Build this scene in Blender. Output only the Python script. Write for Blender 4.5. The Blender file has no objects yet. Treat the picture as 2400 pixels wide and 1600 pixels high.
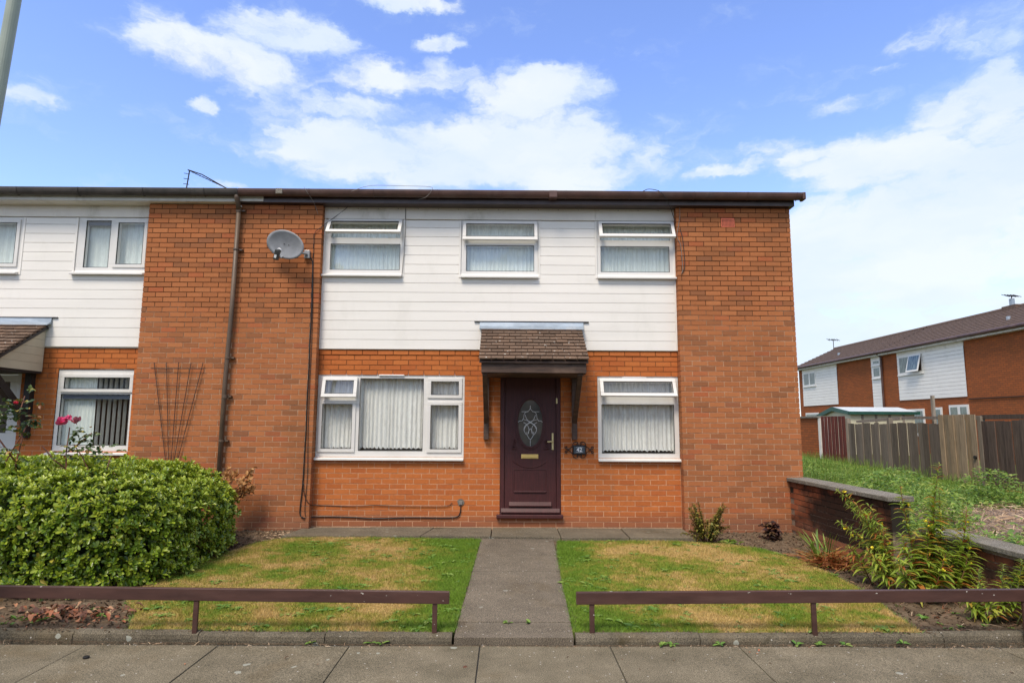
import bpy, math, random
import numpy as np
from mathutils import Vector, Matrix, Euler
R = math.radians
rng = random.Random(7)
nr = np.random.RandomState(11)
S = bpy.context.scene
COL = S.collection
# ------------------------------------------------------------------ camera
EYE = Vector((0.0, -9.2785, 1.317))
cd = bpy.data.cameras.new('camera'); cam = bpy.data.objects.new('camera', cd); COL.objects.link(cam)
cd.lens = 22.39; cd.sensor_width = 36.0; cd.clip_start = 0.05; cd.clip_end = 3000
cam.matrix_world = Matrix.Translation(EYE) @ Matrix.Rotation(R(-0.3786), 4, 'Z') @ Matrix.Rotation(R(90 + 7.386), 4, 'X') @ Matrix.Rotation(R(0.2994), 4, 'Z')
S.camera = cam
# ------------------------------------------------------------------ view, sun, sky
S.view_settings.view_transform = 'Standard'; S.view_settings.look = 'None'
S.view_settings.exposure = 0.80; S.view_settings.gamma = 1.0; S.view_settings.use_curve_mapping = False
SUN_EL, SUN_AZ = 56.0, 206.0          # azimuth clockwise from +Y: the sun stands behind the camera, a little to the left, veiled by cloud
sl = bpy.data.lights.new('sun', 'SUN'); sl.energy = 2.3; sl.angle = R(20); sl.color = (1.0, 0.885, 0.74)
sun = bpy.data.objects.new('sun', sl); COL.objects.link(sun)
sd = Vector((math.sin(R(SUN_AZ)) * math.cos(R(SUN_EL)), math.cos(R(SUN_AZ)) * math.cos(R(SUN_EL)), math.sin(R(SUN_EL))))
sun.rotation_euler = sd.to_track_quat('Z', 'Y').to_euler()
W = bpy.data.worlds.new('World'); S.world = W; W.use_nodes = True
wt = W.node_tree; wt.nodes.clear()
def wn(t, **k):
    n = wt.nodes.new(t)
    for a, b in k.items(): setattr(n, a, b)
    return n
def wl(a, b): wt.links.new(a, b)
sky = wn('ShaderNodeTexSky', sky_type='NISHITA', sun_disc=False, sun_elevation=R(SUN_EL), sun_rotation=R(SUN_AZ), air_density=1.0, dust_density=0.6, ozone_density=2.2)
hs = wn('ShaderNodeHueSaturation'); hs.inputs['Hue'].default_value = 0.515; hs.inputs['Saturation'].default_value = 1.10; hs.inputs['Value'].default_value = 1.56
wl(sky.outputs[0], hs.inputs['Color'])
def wm(op, a, b=None, c=None, clamp=False):
    n = wn('ShaderNodeMath', operation=op, use_clamp=clamp)
    for i, v in enumerate((a, b, c)):
        if v is None: continue
        if isinstance(v, (int, float)): n.inputs[i].default_value = v
        else: wl(v, n.inputs[i])
    return n.outputs[0]
def wv(op, a, b=None):
    n = wn('ShaderNodeVectorMath', operation=op)
    for i, v in enumerate((a, b)):
        if v is None: continue
        if isinstance(v, tuple): n.inputs[i].default_value = v
        else: wl(v, n.inputs[i])
    return n
tc = wn('ShaderNodeTexCoord')
sep = wn('ShaderNodeSeparateXYZ'); wl(tc.outputs['Generated'], sep.inputs[0])
az = wm('ARCTAN2', sep.outputs[0], sep.outputs[1])
el = wm('ARCSINE', sep.outputs[2])
cmb = wn('ShaderNodeCombineXYZ'); wl(az, cmb.inputs[0]); wl(el, cmb.inputs[1])
P = cmb.outputs[0]
def wnoise(vec, scale, detail, rough, dist=0.0):
    n = wn('ShaderNodeTexNoise'); wl(vec, n.inputs['Vector'])
    n.inputs['Scale'].default_value = scale; n.inputs['Detail'].default_value = detail
    n.inputs['Roughness'].default_value = rough; n.inputs['Distortion'].default_value = dist
    return n
wz = wnoise(wv('MULTIPLY', P, (1.0, 1.5, 1.0)).outputs[0], 5.0, 5, 0.6)
warp = wv('MULTIPLY', wv('SUBTRACT', wz.outputs['Color'], (0.5, 0.5, 0.5)).outputs[0], (0.085, 0.045, 0.0)).outputs[0]
wz2 = wnoise(wv('MULTIPLY', P, (1.0, 1.8, 1.0)).outputs[0], 22.0, 6, 0.62)
warp2 = wv('MULTIPLY', wv('SUBTRACT', wz2.outputs['Color'], (0.5, 0.5, 0.5)).outputs[0], (0.075, 0.036, 0.0)).outputs[0]
PW = wv('ADD', wv('ADD', P, warp).outputs[0], warp2).outputs[0]
# cloud banks: azimuth, elevation (degrees), half widths (degrees), weight
BANKS = [(-21.4, 31.7, 5.5, 1.4, 0.9), (-24.4, 28.7, 7.1, 1.8, 0.95), (-18.8, 30.4, 4.1, 1.8, 0.7), (-26.8, 25.0, 1.2, 0.7, 0.75), (-6.7, 32.0, 2.5, 0.6, 0.8), (-12.6, 29.5, 3.9, 1.3, 0.85), (-4.6, 29.5, 5.3, 1.2, 0.8), (1.9, 28.5, 6.5, 2.0, 1), (5.9, 25.8, 3.6, 2.0, 0.9), (-14.8, 26.7, 4.2, 1.0, 0.8), (-20.2, 24.4, 1.6, 0.6, 0.95), (-8.1, 23.7, 13.2, 2.9, 1.05), (2.7, 23.4, 10.6, 3.3, 1.05), (10.2, 22.7, 5.0, 1.9, 0.85), (-9.7, 35.0, 5.3, 0.6, 0.8), (19.2, 21.5, 3.3, 0.6, 0.75), (23.5, 22.7, 3.6, 0.6, 0.55), (14.6, 25.8, 2.1, 0.9, 0.45), (14.5, 23.9, 4.5, 1.4, 0.4), (31.4, 20.1, 6.1, 2.3, 1.05), (26.5, 21.1, 2.7, 1.2, 0.9), (38.0, 22.5, 4.1, 2.1, 0.95), (39.5, 27.3, 4.0, 1.6, 0.55), (34.7, 28.5, 3.2, 0.8, 0.5), (30.2, 25.0, 3.3, 0.7, 0.6), (31.9, 27.0, 1.3, 0.4, 0.5), (33.6, 13.5, 10.2, 5.3, 1.2), (37.9, 17.4, 6.0, 2.3, 1), (-38.7, 22.2, 2.4, 0.6, 0.5), (-25.7, 19.3, 2.0, 0.6, 0.7), (-32.5, 23.0, 1.5, 0.4, 0.25), (0, 8, 40, 9, 1.2), (50, 12, 14, 10, 1.1), (-50, 6, 25, 6, 0.8)]
cov = None
for a0, e0, wa, we, k in BANKS:
    d = wv('MULTIPLY', wv('SUBTRACT', PW, (R(a0), R(e0), 0)).outputs[0], (1 / R(wa), 1 / R(we), 0)).outputs[0]
    ln = wv('LENGTH', d).outputs['Value']
    b = wm('MULTIPLY', wm('MULTIPLY', wm('SUBTRACT', 1.65, ln, clamp=True), 1.08), k)
    cov = b if cov is None else wm('SMOOTH_MAX', cov, b, 0.15)
# outside the banks' field, heavier unseen cloud is added to whiten the ambient light
nb = wnoise(tc.outputs['Generated'], 2.2, 6, 0.55)
away = wm('SUBTRACT', 1.0, wm('MULTIPLY_ADD', sep.outputs[1], 2.2, -0.6, clamp=True))
cov = wm('ADD', cov, wm('MULTIPLY', away, wm('MULTIPLY_ADD', nb.outputs[0], 3.0, -0.70)))
det = wnoise(wv('MULTIPLY', PW, (1.0, 2.0, 1.0)).outputs[0], 8.0, 10, 0.60, 0.25)
det2 = wnoise(wv('MULTIPLY', PW, (1.0, 2.4, 1.0)).outputs[0], 3.2, 4, 0.5)
dens = wm('ADD', cov, wm('MULTIPLY_ADD', det.outputs[0], 2.5, -1.38))
mr = wn('ShaderNodeMapRange', interpolation_type='SMOOTHERSTEP'); wl(dens, mr.inputs[0])
mr.inputs[1].default_value = 0.0; mr.inputs[2].default_value = 1.08; mr.inputs[3].default_value = 0.0; mr.inputs[4].default_value = 0.94
cr = wn('ShaderNodeValToRGB'); wl(wm('MULTIPLY_ADD', det2.outputs[0], 0.9, wm('MULTIPLY', mr.outputs[0], 0.30)), cr.inputs[0])
cr.color_ramp.elements[0].position = 0.42; cr.color_ramp.elements[0].color = (0.36, 0.455, 0.59, 1)
cr.color_ramp.elements[1].position = 0.82; cr.color_ramp.elements[1].color = (0.53, 0.565, 0.60, 1)
bg1 = wn('ShaderNodeBackground'); wl(hs.outputs[0], bg1.inputs[0]); bg1.inputs[1].default_value = 0.12
bg2 = wn('ShaderNodeBackground'); wl(cr.outputs[0], bg2.inputs[0]); bg2.inputs[1].default_value = 1.0
mx = wn('ShaderNodeMixShader'); wl(mr.outputs[0], mx.inputs[0]); wl(bg1.outputs[0], mx.inputs[1]); wl(bg2.outputs[0], mx.inputs[2])
wo = wn('ShaderNodeOutputWorld'); wl(mx.outputs[0], wo.inputs[0])
S.cycles.max_bounces = 8; S.cycles.transparent_max_bounces = 12

# ------------------------------------------------------------------ materials
def srgb(r, g, b):
    f = lambda c: (c / 255 / 12.92) if c / 255 <= 0.04045 else ((c / 255 + 0.055) / 1.055) ** 2.4
    return (f(r), f(g), f(b), 1)
class Mat:
    def __init__(s, name):
        s.m = bpy.data.materials.new(name); s.m.use_nodes = True; s.t = s.m.node_tree
        s.b = s.t.nodes['Principled BSDF']; s.out = s.t.nodes['Material Output']
    def n(s, t, **k):
        x = s.t.nodes.new(t)
        for a, b in k.items(): setattr(x, a, b)
        return x
    def l(s, a, b): s.t.links.new(a, b)
    def math(s, op, a, b=None, c=None, clamp=False):
        n = s.n('ShaderNodeMath', operation=op, use_clamp=clamp)
        for i, v in enumerate((a, b, c)):
            if v is None: continue
            if isinstance(v, (int, float)): n.inputs[i].default_value = v
            else: s.l(v, n.inputs[i])
        return n.outputs[0]
    def pos(s):
        return s.n('ShaderNodeNewGeometry').outputs['Position']
    def noise(s, scale, detail=4, rough=0.55, stretch=(1, 1, 1), dist=0, vec=None, offset=(0, 0, 0)):
        mp = s.n('ShaderNodeMapping'); s.l(vec or s.pos(), mp.inputs[0]); mp.inputs['Scale'].default_value = stretch; mp.inputs['Location'].default_value = offset
        n = s.n('ShaderNodeTexNoise'); s.l(mp.outputs[0], n.inputs['Vector'])
        n.inputs['Scale'].default_value = scale; n.inputs['Detail'].default_value = detail; n.inputs['Roughness'].default_value = rough; n.inputs['Distortion'].default_value = dist
        return n.outputs[0]
    def ramp(s, fac, stops, interp='LINEAR'):
        r = s.n('ShaderNodeValToRGB'); s.l(fac, r.inputs[0]); cr = r.color_ramp; cr.interpolation = interp
        while len(cr.elements) < len(stops): cr.elements.new(0.5)
        for e, (p, c) in zip(cr.elements, stops): e.position = p; e.color = c if len(c) == 4 else (*c, 1)
        return r.outputs[0]
    def mix(s, fac, a, b, mode='MIX'):
        n = s.n('ShaderNodeMix', data_type='RGBA', blend_type=mode)
        for i, v in ((0, fac), (6, a), (7, b)):
            if isinstance(v, (int, float)): n.inputs[i].default_value = v
            elif isinstance(v, tuple): n.inputs[i].default_value = v if len(v) == 4 else (*v, 1)
            else: s.l(v, n.inputs[i])
        return n.outputs[2]
    def rnd(s):
        a = s.n('ShaderNodeAttribute', attribute_name='rnd'); o = s.n('ShaderNodeObjectInfo')
        return s.math('FRACT', s.math('ADD', a.outputs['Fac'], o.outputs['Random']))
    def bump(s, h, strength=0.3, dist=0.01):
        b = s.n('ShaderNodeBump'); b.inputs['Strength'].default_value = strength; b.inputs['Distance'].default_value = dist
        s.l(h, b.inputs['Height']); s.l(b.outputs[0], s.b.inputs['Normal'])
    def col(s, c):
        if isinstance(c, tuple): s.b.inputs['Base Color'].default_value = c if len(c) == 4 else (*c, 1)
        else: s.l(c, s.b.inputs['Base Color'])
        return s
    def rough(s, v):
        if isinstance(v, (int, float)): s.b.inputs['Roughness'].default_value = v
        else: s.l(v, s.b.inputs['Roughness'])
        return s
    def spec(s, v): s.b.inputs['Specular IOR Level'].default_value = v; return s
def step(m, x, a, b, lo=0.0, hi=1.0):
    n = m.n('ShaderNodeMapRange', interpolation_type='SMOOTHSTEP'); m.l(x, n.inputs[0])
    for i, v in zip((1, 2, 3, 4), (a, b, lo, hi)): n.inputs[i].default_value = v
    return n.outputs[0]
M = {}
def simple(key, c, rough=0.6, var=0.12, scale=6, bump=0.0, spec=0.5, metal=0.0, stretch=(1, 1, 1), dirt=None, bscale=60):
    m = Mat(key); n = m.noise(scale, 5, 0.6, stretch)
    d = tuple(x * (1 - var * 1.6) for x in c[:3]); h = tuple(min(1, x * (1 + var)) for x in c[:3])
    base = m.ramp(n, [(0.3, d), (0.7, h)])
    if dirt:
        n2 = m.noise(2.3, 7, 0.7, (1, 1, 0.45)); base = m.mix(step(m, n2, 0.5, 0.75, 0, dirt[1]), base, dirt[0])
    m.col(base).rough(rough).spec(spec); m.b.inputs['Metallic'].default_value = metal
    if bump: m.bump(m.noise(bscale, 4, 0.6, stretch), bump, 0.004)
    M[key] = m.m; return m.m

def brick_mat(key, stops, soot=0.0, grime=0.35):
    m = Mat(key); r = m.rnd()
    base = m.ramp(r, stops)
    g = m.noise(55, 4, 0.7, (0.5, 1, 1.4)); base = m.mix(0.30, base, m.ramp(g, [(0.3, (0.30, 0.30, 0.30)), (0.7, (0.72, 0.72, 0.72))]), 'OVERLAY')
    big = m.noise(0.9, 6, 0.62, (1, 1, 0.8)); base = m.mix(step(m, big, 0.48, 0.75, 0, grime), base, (0.13, 0.065, 0.03))
    st = m.noise(3.0, 6, 0.75, (2.2, 1, 0.35), offset=(4, 2, 7)); base = m.mix(step(m, st, 0.57, 0.75, 0, 0.35), base, (0.23, 0.12, 0.07))
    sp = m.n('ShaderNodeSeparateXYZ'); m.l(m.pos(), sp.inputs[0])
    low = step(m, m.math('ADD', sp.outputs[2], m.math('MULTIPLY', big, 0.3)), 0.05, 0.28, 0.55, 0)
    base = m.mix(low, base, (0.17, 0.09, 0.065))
    if soot:
        n3 = m.noise(1.1, 5, 0.6, (1, 1, 1.6), offset=(1, 1, 3)); base = m.mix(step(m, n3, 0.33, 0.55, 0, soot), base, (0.016, 0.012, 0.010))
    m.col(base).rough(0.92).spec(0.15)
    m.bump(m.math('ADD', g, m.noise(160, 3, 0.6)), 0.45, 0.003); M[key] = m.m
brick_mat('pier_brick', [(0.0, (0.26, 0.105, 0.048)), (0.2, (0.34, 0.125, 0.050)), (0.5, (0.375, 0.134, 0.052)), (0.85, (0.41, 0.155, 0.062)), (0.96, (0.38, 0.112, 0.046)), (1.0, (0.25, 0.105, 0.052))])
brick_mat('panel_brick', [(0.0, (0.41, 0.118, 0.034)), (0.3, (0.47, 0.142, 0.040)), (0.7, (0.50, 0.158, 0.046)), (1.0, (0.42, 0.118, 0.036))], grime=0.12)
brick_mat('sooty_brick', [(0.0, (0.22, 0.07, 0.035)), (0.5, (0.32, 0.10, 0.045)), (1.0, (0.22, 0.10, 0.06))], soot=0.93)
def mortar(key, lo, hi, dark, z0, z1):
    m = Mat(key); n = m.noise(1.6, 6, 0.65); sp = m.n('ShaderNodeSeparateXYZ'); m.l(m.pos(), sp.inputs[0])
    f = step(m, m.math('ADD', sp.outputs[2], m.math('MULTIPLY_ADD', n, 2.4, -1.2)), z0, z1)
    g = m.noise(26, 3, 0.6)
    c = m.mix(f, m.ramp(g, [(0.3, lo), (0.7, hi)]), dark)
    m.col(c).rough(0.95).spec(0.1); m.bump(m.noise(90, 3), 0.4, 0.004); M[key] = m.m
mortar('pier_mortar', (0.40, 0.24, 0.15), (0.60, 0.40, 0.26), (0.07, 0.030, 0.015), 2.3, 3.2)  # upper joints darker: weathering, plus shade of the raked joints put into the colour
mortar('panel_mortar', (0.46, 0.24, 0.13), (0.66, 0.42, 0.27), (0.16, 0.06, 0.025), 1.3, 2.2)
mortar('garden_mortar', (0.16, 0.12, 0.09), (0.26, 0.20, 0.15), (0.03, 0.025, 0.02), 0.1, 0.4)
simple('upvc', (0.70, 0.685, 0.655), 0.38, 0.03, 3, dirt=((0.42, 0.40, 0.34), 0.22))
simple('cladding', (0.80, 0.772, 0.722), 0.5, 0.03, 2.0, 0.06, stretch=(0.3, 1, 3), dirt=((0.52, 0.50, 0.44), 0.2))
simple('frieze', (0.72, 0.675, 0.60), 0.5, 0.05, 2.0, dirt=((0.36, 0.33, 0.24), 0.55))
simple('sill_grey', (0.62, 0.61, 0.59), 0.5, 0.08, 5, dirt=((0.2, 0.19, 0.13), 0.6))
simple('gasket', (0.012, 0.012, 0.013), 0.5)
simple('brown_gutter', (0.088, 0.043, 0.032), 0.42, 0.25, 4, dirt=((0.14, 0.10, 0.08), 0.5))
simple('old_gutter', (0.055, 0.045, 0.038), 0.55, 0.35, 5, dirt=((0.13, 0.12, 0.10), 0.6))
simple('dark_fascia', (0.055, 0.033, 0.029), 0.4, 0.25, 5, dirt=((0.10, 0.08, 0.07), 0.4))
simple('white_fascia', (0.62, 0.60, 0.54), 0.5, 0.08, 4, dirt=((0.22, 0.13, 0.07), 0.55))
simple('downpipe', (0.115, 0.075, 0.048), 0.5, 0.3, 6, 0.15, dirt=((0.05, 0.035, 0.025), 0.7), stretch=(1, 1, .3))
simple('maroon_door', (0.062, 0.013, 0.013), 0.55, 0.25, 14, 0.08, stretch=(6, 1, .4))
simple('brass', (0.80, 0.58, 0.20), 0.35, 0.08, 8, metal=0.35)
simple('pale_brass', (0.74, 0.62, 0.32), 0.35, 0.08, 8, metal=0.3)
simple('chrome_white', (0.7, 0.7, 0.7), 0.35, 0.08, 8)
simple('stained_timber', (0.075, 0.042, 0.028), 0.65, 0.4, 9, 0.25, stretch=(0.35, 1, 3), dirt=((0.17, 0.11, 0.075), 0.7))
simple('black_timber', (0.020, 0.016, 0.015), 0.6, 0.3, 8, 0.15)
simple('lead', (0.30, 0.36, 0.43), 0.42, 0.22, 5, 0.1, stretch=(0.6, 1, 3), metal=0.25, dirt=((0.55, 0.56, 0.56), 0.5))
simple('beige_board', (0.50, 0.455, 0.34), 0.5, 0.06, 3, dirt=((0.33, 0.29, 0.19), 0.3))
simple('iron', (0.018, 0.014, 0.013), 0.55, 0.3, 9, spec=.4)
simple('rusty_wire', (0.060, 0.026, 0.017), 0.7, 0.3, 14)
simple('black_cable', (0.014, 0.013, 0.013), 0.45)
simple('grey_cable', (0.22, 0.20, 0.18), 0.6)
simple('slate', (0.065, 0.085, 0.105), 0.4, 0.25, 22)
simple('white_paint', (0.78, 0.78, 0.78), 0.5, 0.03)
simple('dish_grey', (0.27, 0.28, 0.30), 0.42, 0.16, 5, dirt=((0.18, 0.19, 0.21), 0.5))
simple('lnb_black', (0.04, 0.043, 0.04), 0.45)
simple('galvanised', (0.38, 0.40, 0.42), 0.4, 0.15, 20, metal=0.5)
simple('terracotta', (0.80, 0.19, 0.10), 0.7, 0.08, 12)
simple('hole', (0.03, 0.01, 0.008), 0.9)
simple('lamp_paint', (0.27, 0.32, 0.27), 0.45, 0.08, 4, dirt=((0.20, 0.23, 0.18), 0.4))
simple('rail_paint_base', (0.060, 0.026, 0.021), 0.40, 0.22, 7, 0.12, stretch=(0.4, 1, 2), dirt=((0.09, 0.05, 0.045), 0.5))
m = Mat('rail_paint'); base = m.ramp(m.noise(7, 5, .6, (.4, 1, 2)), [(.3, (0.048, 0.022, 0.018)), (.7, (0.085, 0.040, 0.032))])
base = m.mix(step(m, m.noise(3, 6, .7, (.4, 1, 2), offset=(3, 3, 3)), .5, .7, 0, .5), base, (0.11, 0.062, 0.052)); base = m.mix(step(m, m.noise(33, 2, .5, (.6, 1, 1.2)), .735, .75), base, (0.45, 0.42, 0.38))
m.col(base).rough(.45); m.bump(m.noise(25, 4, .6, (.3, 1, 3)), .15, .003); M['rail_paint'] = m.m
simple('render_dark', (0.05, 0.05, 0.05), 0.9)
simple('room', (0.42, 0.39, 0.34), 0.9)
simple('red_boards', (0.125, 0.022, 0.014), 0.85, 0.35, 6, 0.2, stretch=(4, 4, .5))
simple('cream', (0.62, 0.58, 0.42), 0.6, 0.08, 2, dirt=((0.3, 0.3, 0.2), 0.3))
simple('green_trim', (0.012, 0.075, 0.055), 0.45, 0.2)
simple('shed_roof', (0.55, 0.58, 0.58), 0.5, 0.1)
simple('whitewash', (0.72, 0.70, 0.66), 0.8, 0.1)
simple('slat_blind', (0.62, 0.62, 0.56), 0.7, 0.04)
simple('blue_blind', (0.065, 0.080, 0.125), 0.6, 0.1)
simple('teal_litter', (0.10, 0.42, 0.52), 0.5)
simple('stem_brown', (0.085, 0.038, 0.022), 0.7, 0.3, 20)
simple('stem_green', (0.10, 0.11, 0.035), 0.6, 0.3, 20)
simple('stem_red', (0.16, 0.055, 0.03), 0.6, 0.3, 20)
simple('pink_petal', (0.78, 0.09, 0.24), 0.5, 0.2, 30)
simple('faded_petal', (0.50, 0.13, 0.18), 0.6, 0.4, 30)
simple('red_petal', (0.72, 0.03, 0.07), 0.5, 0.2, 30)
simple('yellow_petal', (0.82, 0.66, 0.03), 0.5, 0.1, 30)
# canopy tiles with lichen and moss
m = Mat('roof_tile'); r = m.rnd(); base = m.ramp(r, [(0, (0.10, 0.062, 0.040)), (.5, (0.17, 0.105, 0.068)), (1, (0.13, 0.085, 0.058))])
base = m.mix(0.4, base, m.ramp(m.noise(70, 4, .7), [(.3, (.3, .3, .3)), (.7, (.7, .7, .7))]), 'OVERLAY')
sp = m.n('ShaderNodeSeparateXYZ'); m.l(m.pos(), sp.inputs[0])
base = m.mix(m.math('MULTIPLY', step(m, m.noise(13, 3, .55, offset=(3, 0, 0)), .66, .70), step(m, sp.outputs[2], 2.2, 2.5, 1, 0.0)), base, (0.018, 0.016, 0.012))
base = m.mix(step(m, m.noise(21, 2, .5, offset=(9, 4, 0)), .69, .71), base, (0.62, 0.60, 0.54))
m.col(base).rough(.9); m.bump(m.noise(120, 3), .4, .003); M['tile'] = m.m
m = Mat('far_roof_tile'); n = m.noise(7, 5, .65, (1, 1, 3)); m.col(m.ramp(n, [(.3, (0.075, 0.048, 0.038)), (.7, (0.15, 0.098, 0.075))])).rough(.9); M['far_tile'] = m.m
# far brick: pattern relief only, too far to pick bricks apart
m = Mat('far_brick'); tcx = m.pos(); mp = m.n('ShaderNodeMapping'); m.l(tcx, mp.inputs[0]); mp.inputs['Rotation'].default_value = (R(90), 0, R(90)); mp.inputs['Location'].default_value = (0, 0, 0)
sx = m.n('ShaderNodeSeparateXYZ'); m.l(tcx, sx.inputs[0]); cx = m.n('ShaderNodeCombineXYZ'); m.l(sx.outputs[1], cx.inputs[0]); m.l(sx.outputs[2], cx.inputs[1])
bt = m.n('ShaderNodeTexBrick'); m.l(cx.outputs[0], bt.inputs['Vector']); bt.inputs['Scale'].default_value = 1; bt.inputs['Brick Width'].default_value = .23; bt.inputs['Row Height'].default_value = .075
bt.inputs['Mortar Size'].default_value = .008; bt.inputs['Color1'].default_value = (0.36, 0.105, 0.036, 1); bt.inputs['Color2'].default_value = (0.27, 0.085, 0.034, 1); bt.inputs['Mortar'].default_value = (0.16, 0.07, 0.035, 1)
base = m.mix(step(m, m.noise(.8, 6, .65), .45, .7, 0, .35), bt.outputs['Color'], (0.16, 0.07, 0.03)); m.col(base).rough(.92).spec(.1)
m.bump(bt.outputs['Fac'], -.4, .01); M['far_brick'] = m.m
# concrete: paving, path, edging
def concrete(key, c0, c1, moss=.25, pale=.5, mscale=4, speck=True):
    m = Mat(key); r = m.rnd(); n = m.noise(2.2, 8, .7); base = m.ramp(n, [(.3, c0), (.7, c1)])
    base = m.mix(.18, base, m.ramp(r, [(0, (.5, .5, .5)), (1, (.35, .35, .36))]), 'OVERLAY')
    f = m.noise(130, 3, .8); base = m.mix(.75, base, m.ramp(f, [(.36, (.08, .08, .08)), (.5, (.48, .48, .47)), (.62, (.95, .93, .88))]), 'OVERLAY')
    f2 = m.noise(420, 2, .6); base = m.mix(.65, base, m.ramp(f2, [(.38, (.15, .15, .15)), (.62, (.86, .86, .83))]), 'OVERLAY')
    base = m.mix(step(m, m.noise(mscale, 6, .72, offset=(5, 3, 1)), .55, .72, 0, moss), base, (0.055, 0.045, 0.022))
    base = m.mix(step(m, m.noise(1.7, 5, .6, offset=(15, 3, 1)), .52, .7, 0, .35), base, (0.115, 0.08, 0.038))
    if speck:
        v = m.n('ShaderNodeTexVoronoi'); m.l(m.pos(), v.inputs['Vector']); v.inputs['Scale'].default_value = 5.5; v.inputs['Randomness'].default_value = 1
        sc = m.n('ShaderNodeSeparateColor'); m.l(v.outputs['Color'], sc.inputs[0])
        d = m.math('ADD', v.outputs['Distance'], m.math('MULTIPLY_ADD', m.noise(22, 3), .22, -.11))
        spot = m.math('MULTIPLY', m.math('LESS_THAN', d, .13), m.math('GREATER_THAN', sc.outputs[0], .72))
        base = m.mix(m.math('MULTIPLY', spot, pale), base, (0.42, 0.44, 0.38))
        v2 = m.n('ShaderNodeTexVoronoi'); m.l(m.pos(), v2.inputs['Vector']); v2.inputs['Scale'].default_value = 28
        sc2 = m.n('ShaderNodeSeparateColor'); m.l(v2.outputs['Color'], sc2.inputs[0])
        base = m.mix(m.math('MULTIPLY', m.math('MULTIPLY', m.math('LESS_THAN', v2.outputs['Distance'], .16), m.math('GREATER_THAN', sc2.outputs[0], .86)), .8), base, (0.50, 0.47, 0.42))
    m.col(base).rough(.93).spec(.2); m.bump(m.math('ADD', f, m.math('MULTIPLY', m.noise(30, 4), .8)), .6, .006); M[key] = m.m
concrete('paving', (0.115, 0.098, 0.068), (0.215, 0.182, 0.132), .35)
concrete('path', (0.108, 0.090, 0.070), (0.185, 0.155, 0.122), .25, .35)
concrete('apron', (0.105, 0.090, 0.068), (0.180, 0.152, 0.112), .7, .3, 2)
concrete('edging', (0.070, 0.060, 0.043), (0.165, 0.142, 0.108), .85, .6, 7)
concrete('coping', (0.145, 0.132, 0.115), (0.235, 0.215, 0.190), .35, .5)
# soil
m = Mat('soil'); n = m.noise(9, 8, .72); base = m.ramp(n, [(.3, (0.085, 0.057, 0.036)), (.55, (0.175, 0.125, 0.082)), (.75, (0.30, 0.23, 0.155))])
base = m.mix(step(m, m.noise(60, 3, .6, (1, 2.5, 1)), .62, .7, 0, .6), base, (0.25, 0.18, 0.125)); m.col(base).rough(.97).spec(.1); m.bump(m.noise(45, 6, .7), .9, .03); M['soil'] = m.m
m = Mat('weedy_earth'); n = m.noise(3, 8, .72); base = m.ramp(n, [(.35, (0.07, 0.12, 0.024)), (.55, (0.12, 0.15, 0.04)), (.7, (0.20, 0.15, 0.09))]); m.col(base).rough(.97).spec(.1); m.bump(m.noise(30, 6, .7), .9, .04); M['weedy_earth'] = m.m
m = Mat('chippings'); n = m.noise(45, 5, .7, (1, 2, 1)); base = m.ramp(n, [(.3, (0.10, 0.065, 0.05)), (.5, (0.28, 0.20, 0.155)), (.7, (0.50, 0.42, 0.34))]); m.col(base).rough(.97).spec(.1); m.bump(n, .9, .03); M['chippings'] = m.m
m = Mat('ground'); n = m.noise(.6, 8, .6); m.col(m.ramp(n, [(.3, (0.045, 0.065, 0.022)), (.7, (0.09, 0.095, 0.04))])).rough(.97); M['ground'] = m.m
m = Mat('asphalt'); f = m.noise(150, 3, .8); m.col(m.ramp(f, [(.3, (0.035, 0.035, 0.036)), (.7, (0.085, 0.083, 0.08))])).rough(.9); m.bump(f, .5, .005); M['asphalt'] = m.m
# lawn: turf under the blades and the blades share one patch map
def lawn_color(m, blade):
    p = m.noise(1.15, 5, .62, (1, 1, 0), offset=(2.3, 6.1, 0)); q = m.noise(6.5, 4, .6, (1, 1.2, 0))
    f = m.math('ADD', p, m.math('ADD', m.math('MULTIPLY_ADD', q, .36, -.18), m.math('MULTIPLY_ADD', m.noise(26, 4, .7, (1, 1, 0)), .40, -.20)))
    sp = m.n('ShaderNodeSeparateXYZ'); m.l(m.pos(), sp.inputs[0])
    ax = m.math('ABSOLUTE', m.math('SUBTRACT', sp.outputs[0], .1))
    f = m.math('ADD', f, step(m, ax, .55, 1.25, -.24, 0))                 # lush strip along the path
    c = m.ramp(f, [(.34, (0.125, 0.215, 0.022)), (.43, (0.205, 0.245, 0.034)), (.50, (0.33, 0.270, 0.065)), (.60, (0.50, 0.345, 0.145))])
    if blade:
        c = m.mix(.55, c, m.ramp(m.rnd(), [(0, (.30, .33, .25)), (.5, (.5, .5, .45)), (.85, (.66, .66, .5)), (1, (.85, .8, .62))]), 'OVERLAY')
    else: c = m.mix(.45, c, (.10, .08, .035))
    return c
m = Mat('turf'); m.col(lawn_color(m, False)).rough(.95).spec(.1); m.bump(m.noise(90, 4), .8, .01); M['turf'] = m.m
m = Mat('grass_blade'); m.col(lawn_color(m, True)).rough(.7).spec(.2); M['blade'] = m.m
def leaf_mat(key, stops, rough=.4, trans=.25, spec=.5, zfade=None, tint=None):
    m = Mat(key); r = m.rnd(); c = m.ramp(r, stops)
    c = m.mix(.3, c, m.ramp(m.noise(40, 3), [(.3, (.35, .35, .35)), (.7, (.65, .65, .65))]), 'OVERLAY')
    m.col(c).rough(rough).spec(spec)
    if trans:
        t = m.n('ShaderNodeBsdfTranslucent'); m.l(c, t.inputs[0]); x = m.n('ShaderNodeMixShader'); x.inputs[0].default_value = trans
        m.l(m.b.outputs[0], x.inputs[1]); m.l(t.outputs[0], x.inputs[2]); m.l(x.outputs[0], m.out.inputs[0])
    M[key] = m.m
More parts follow.
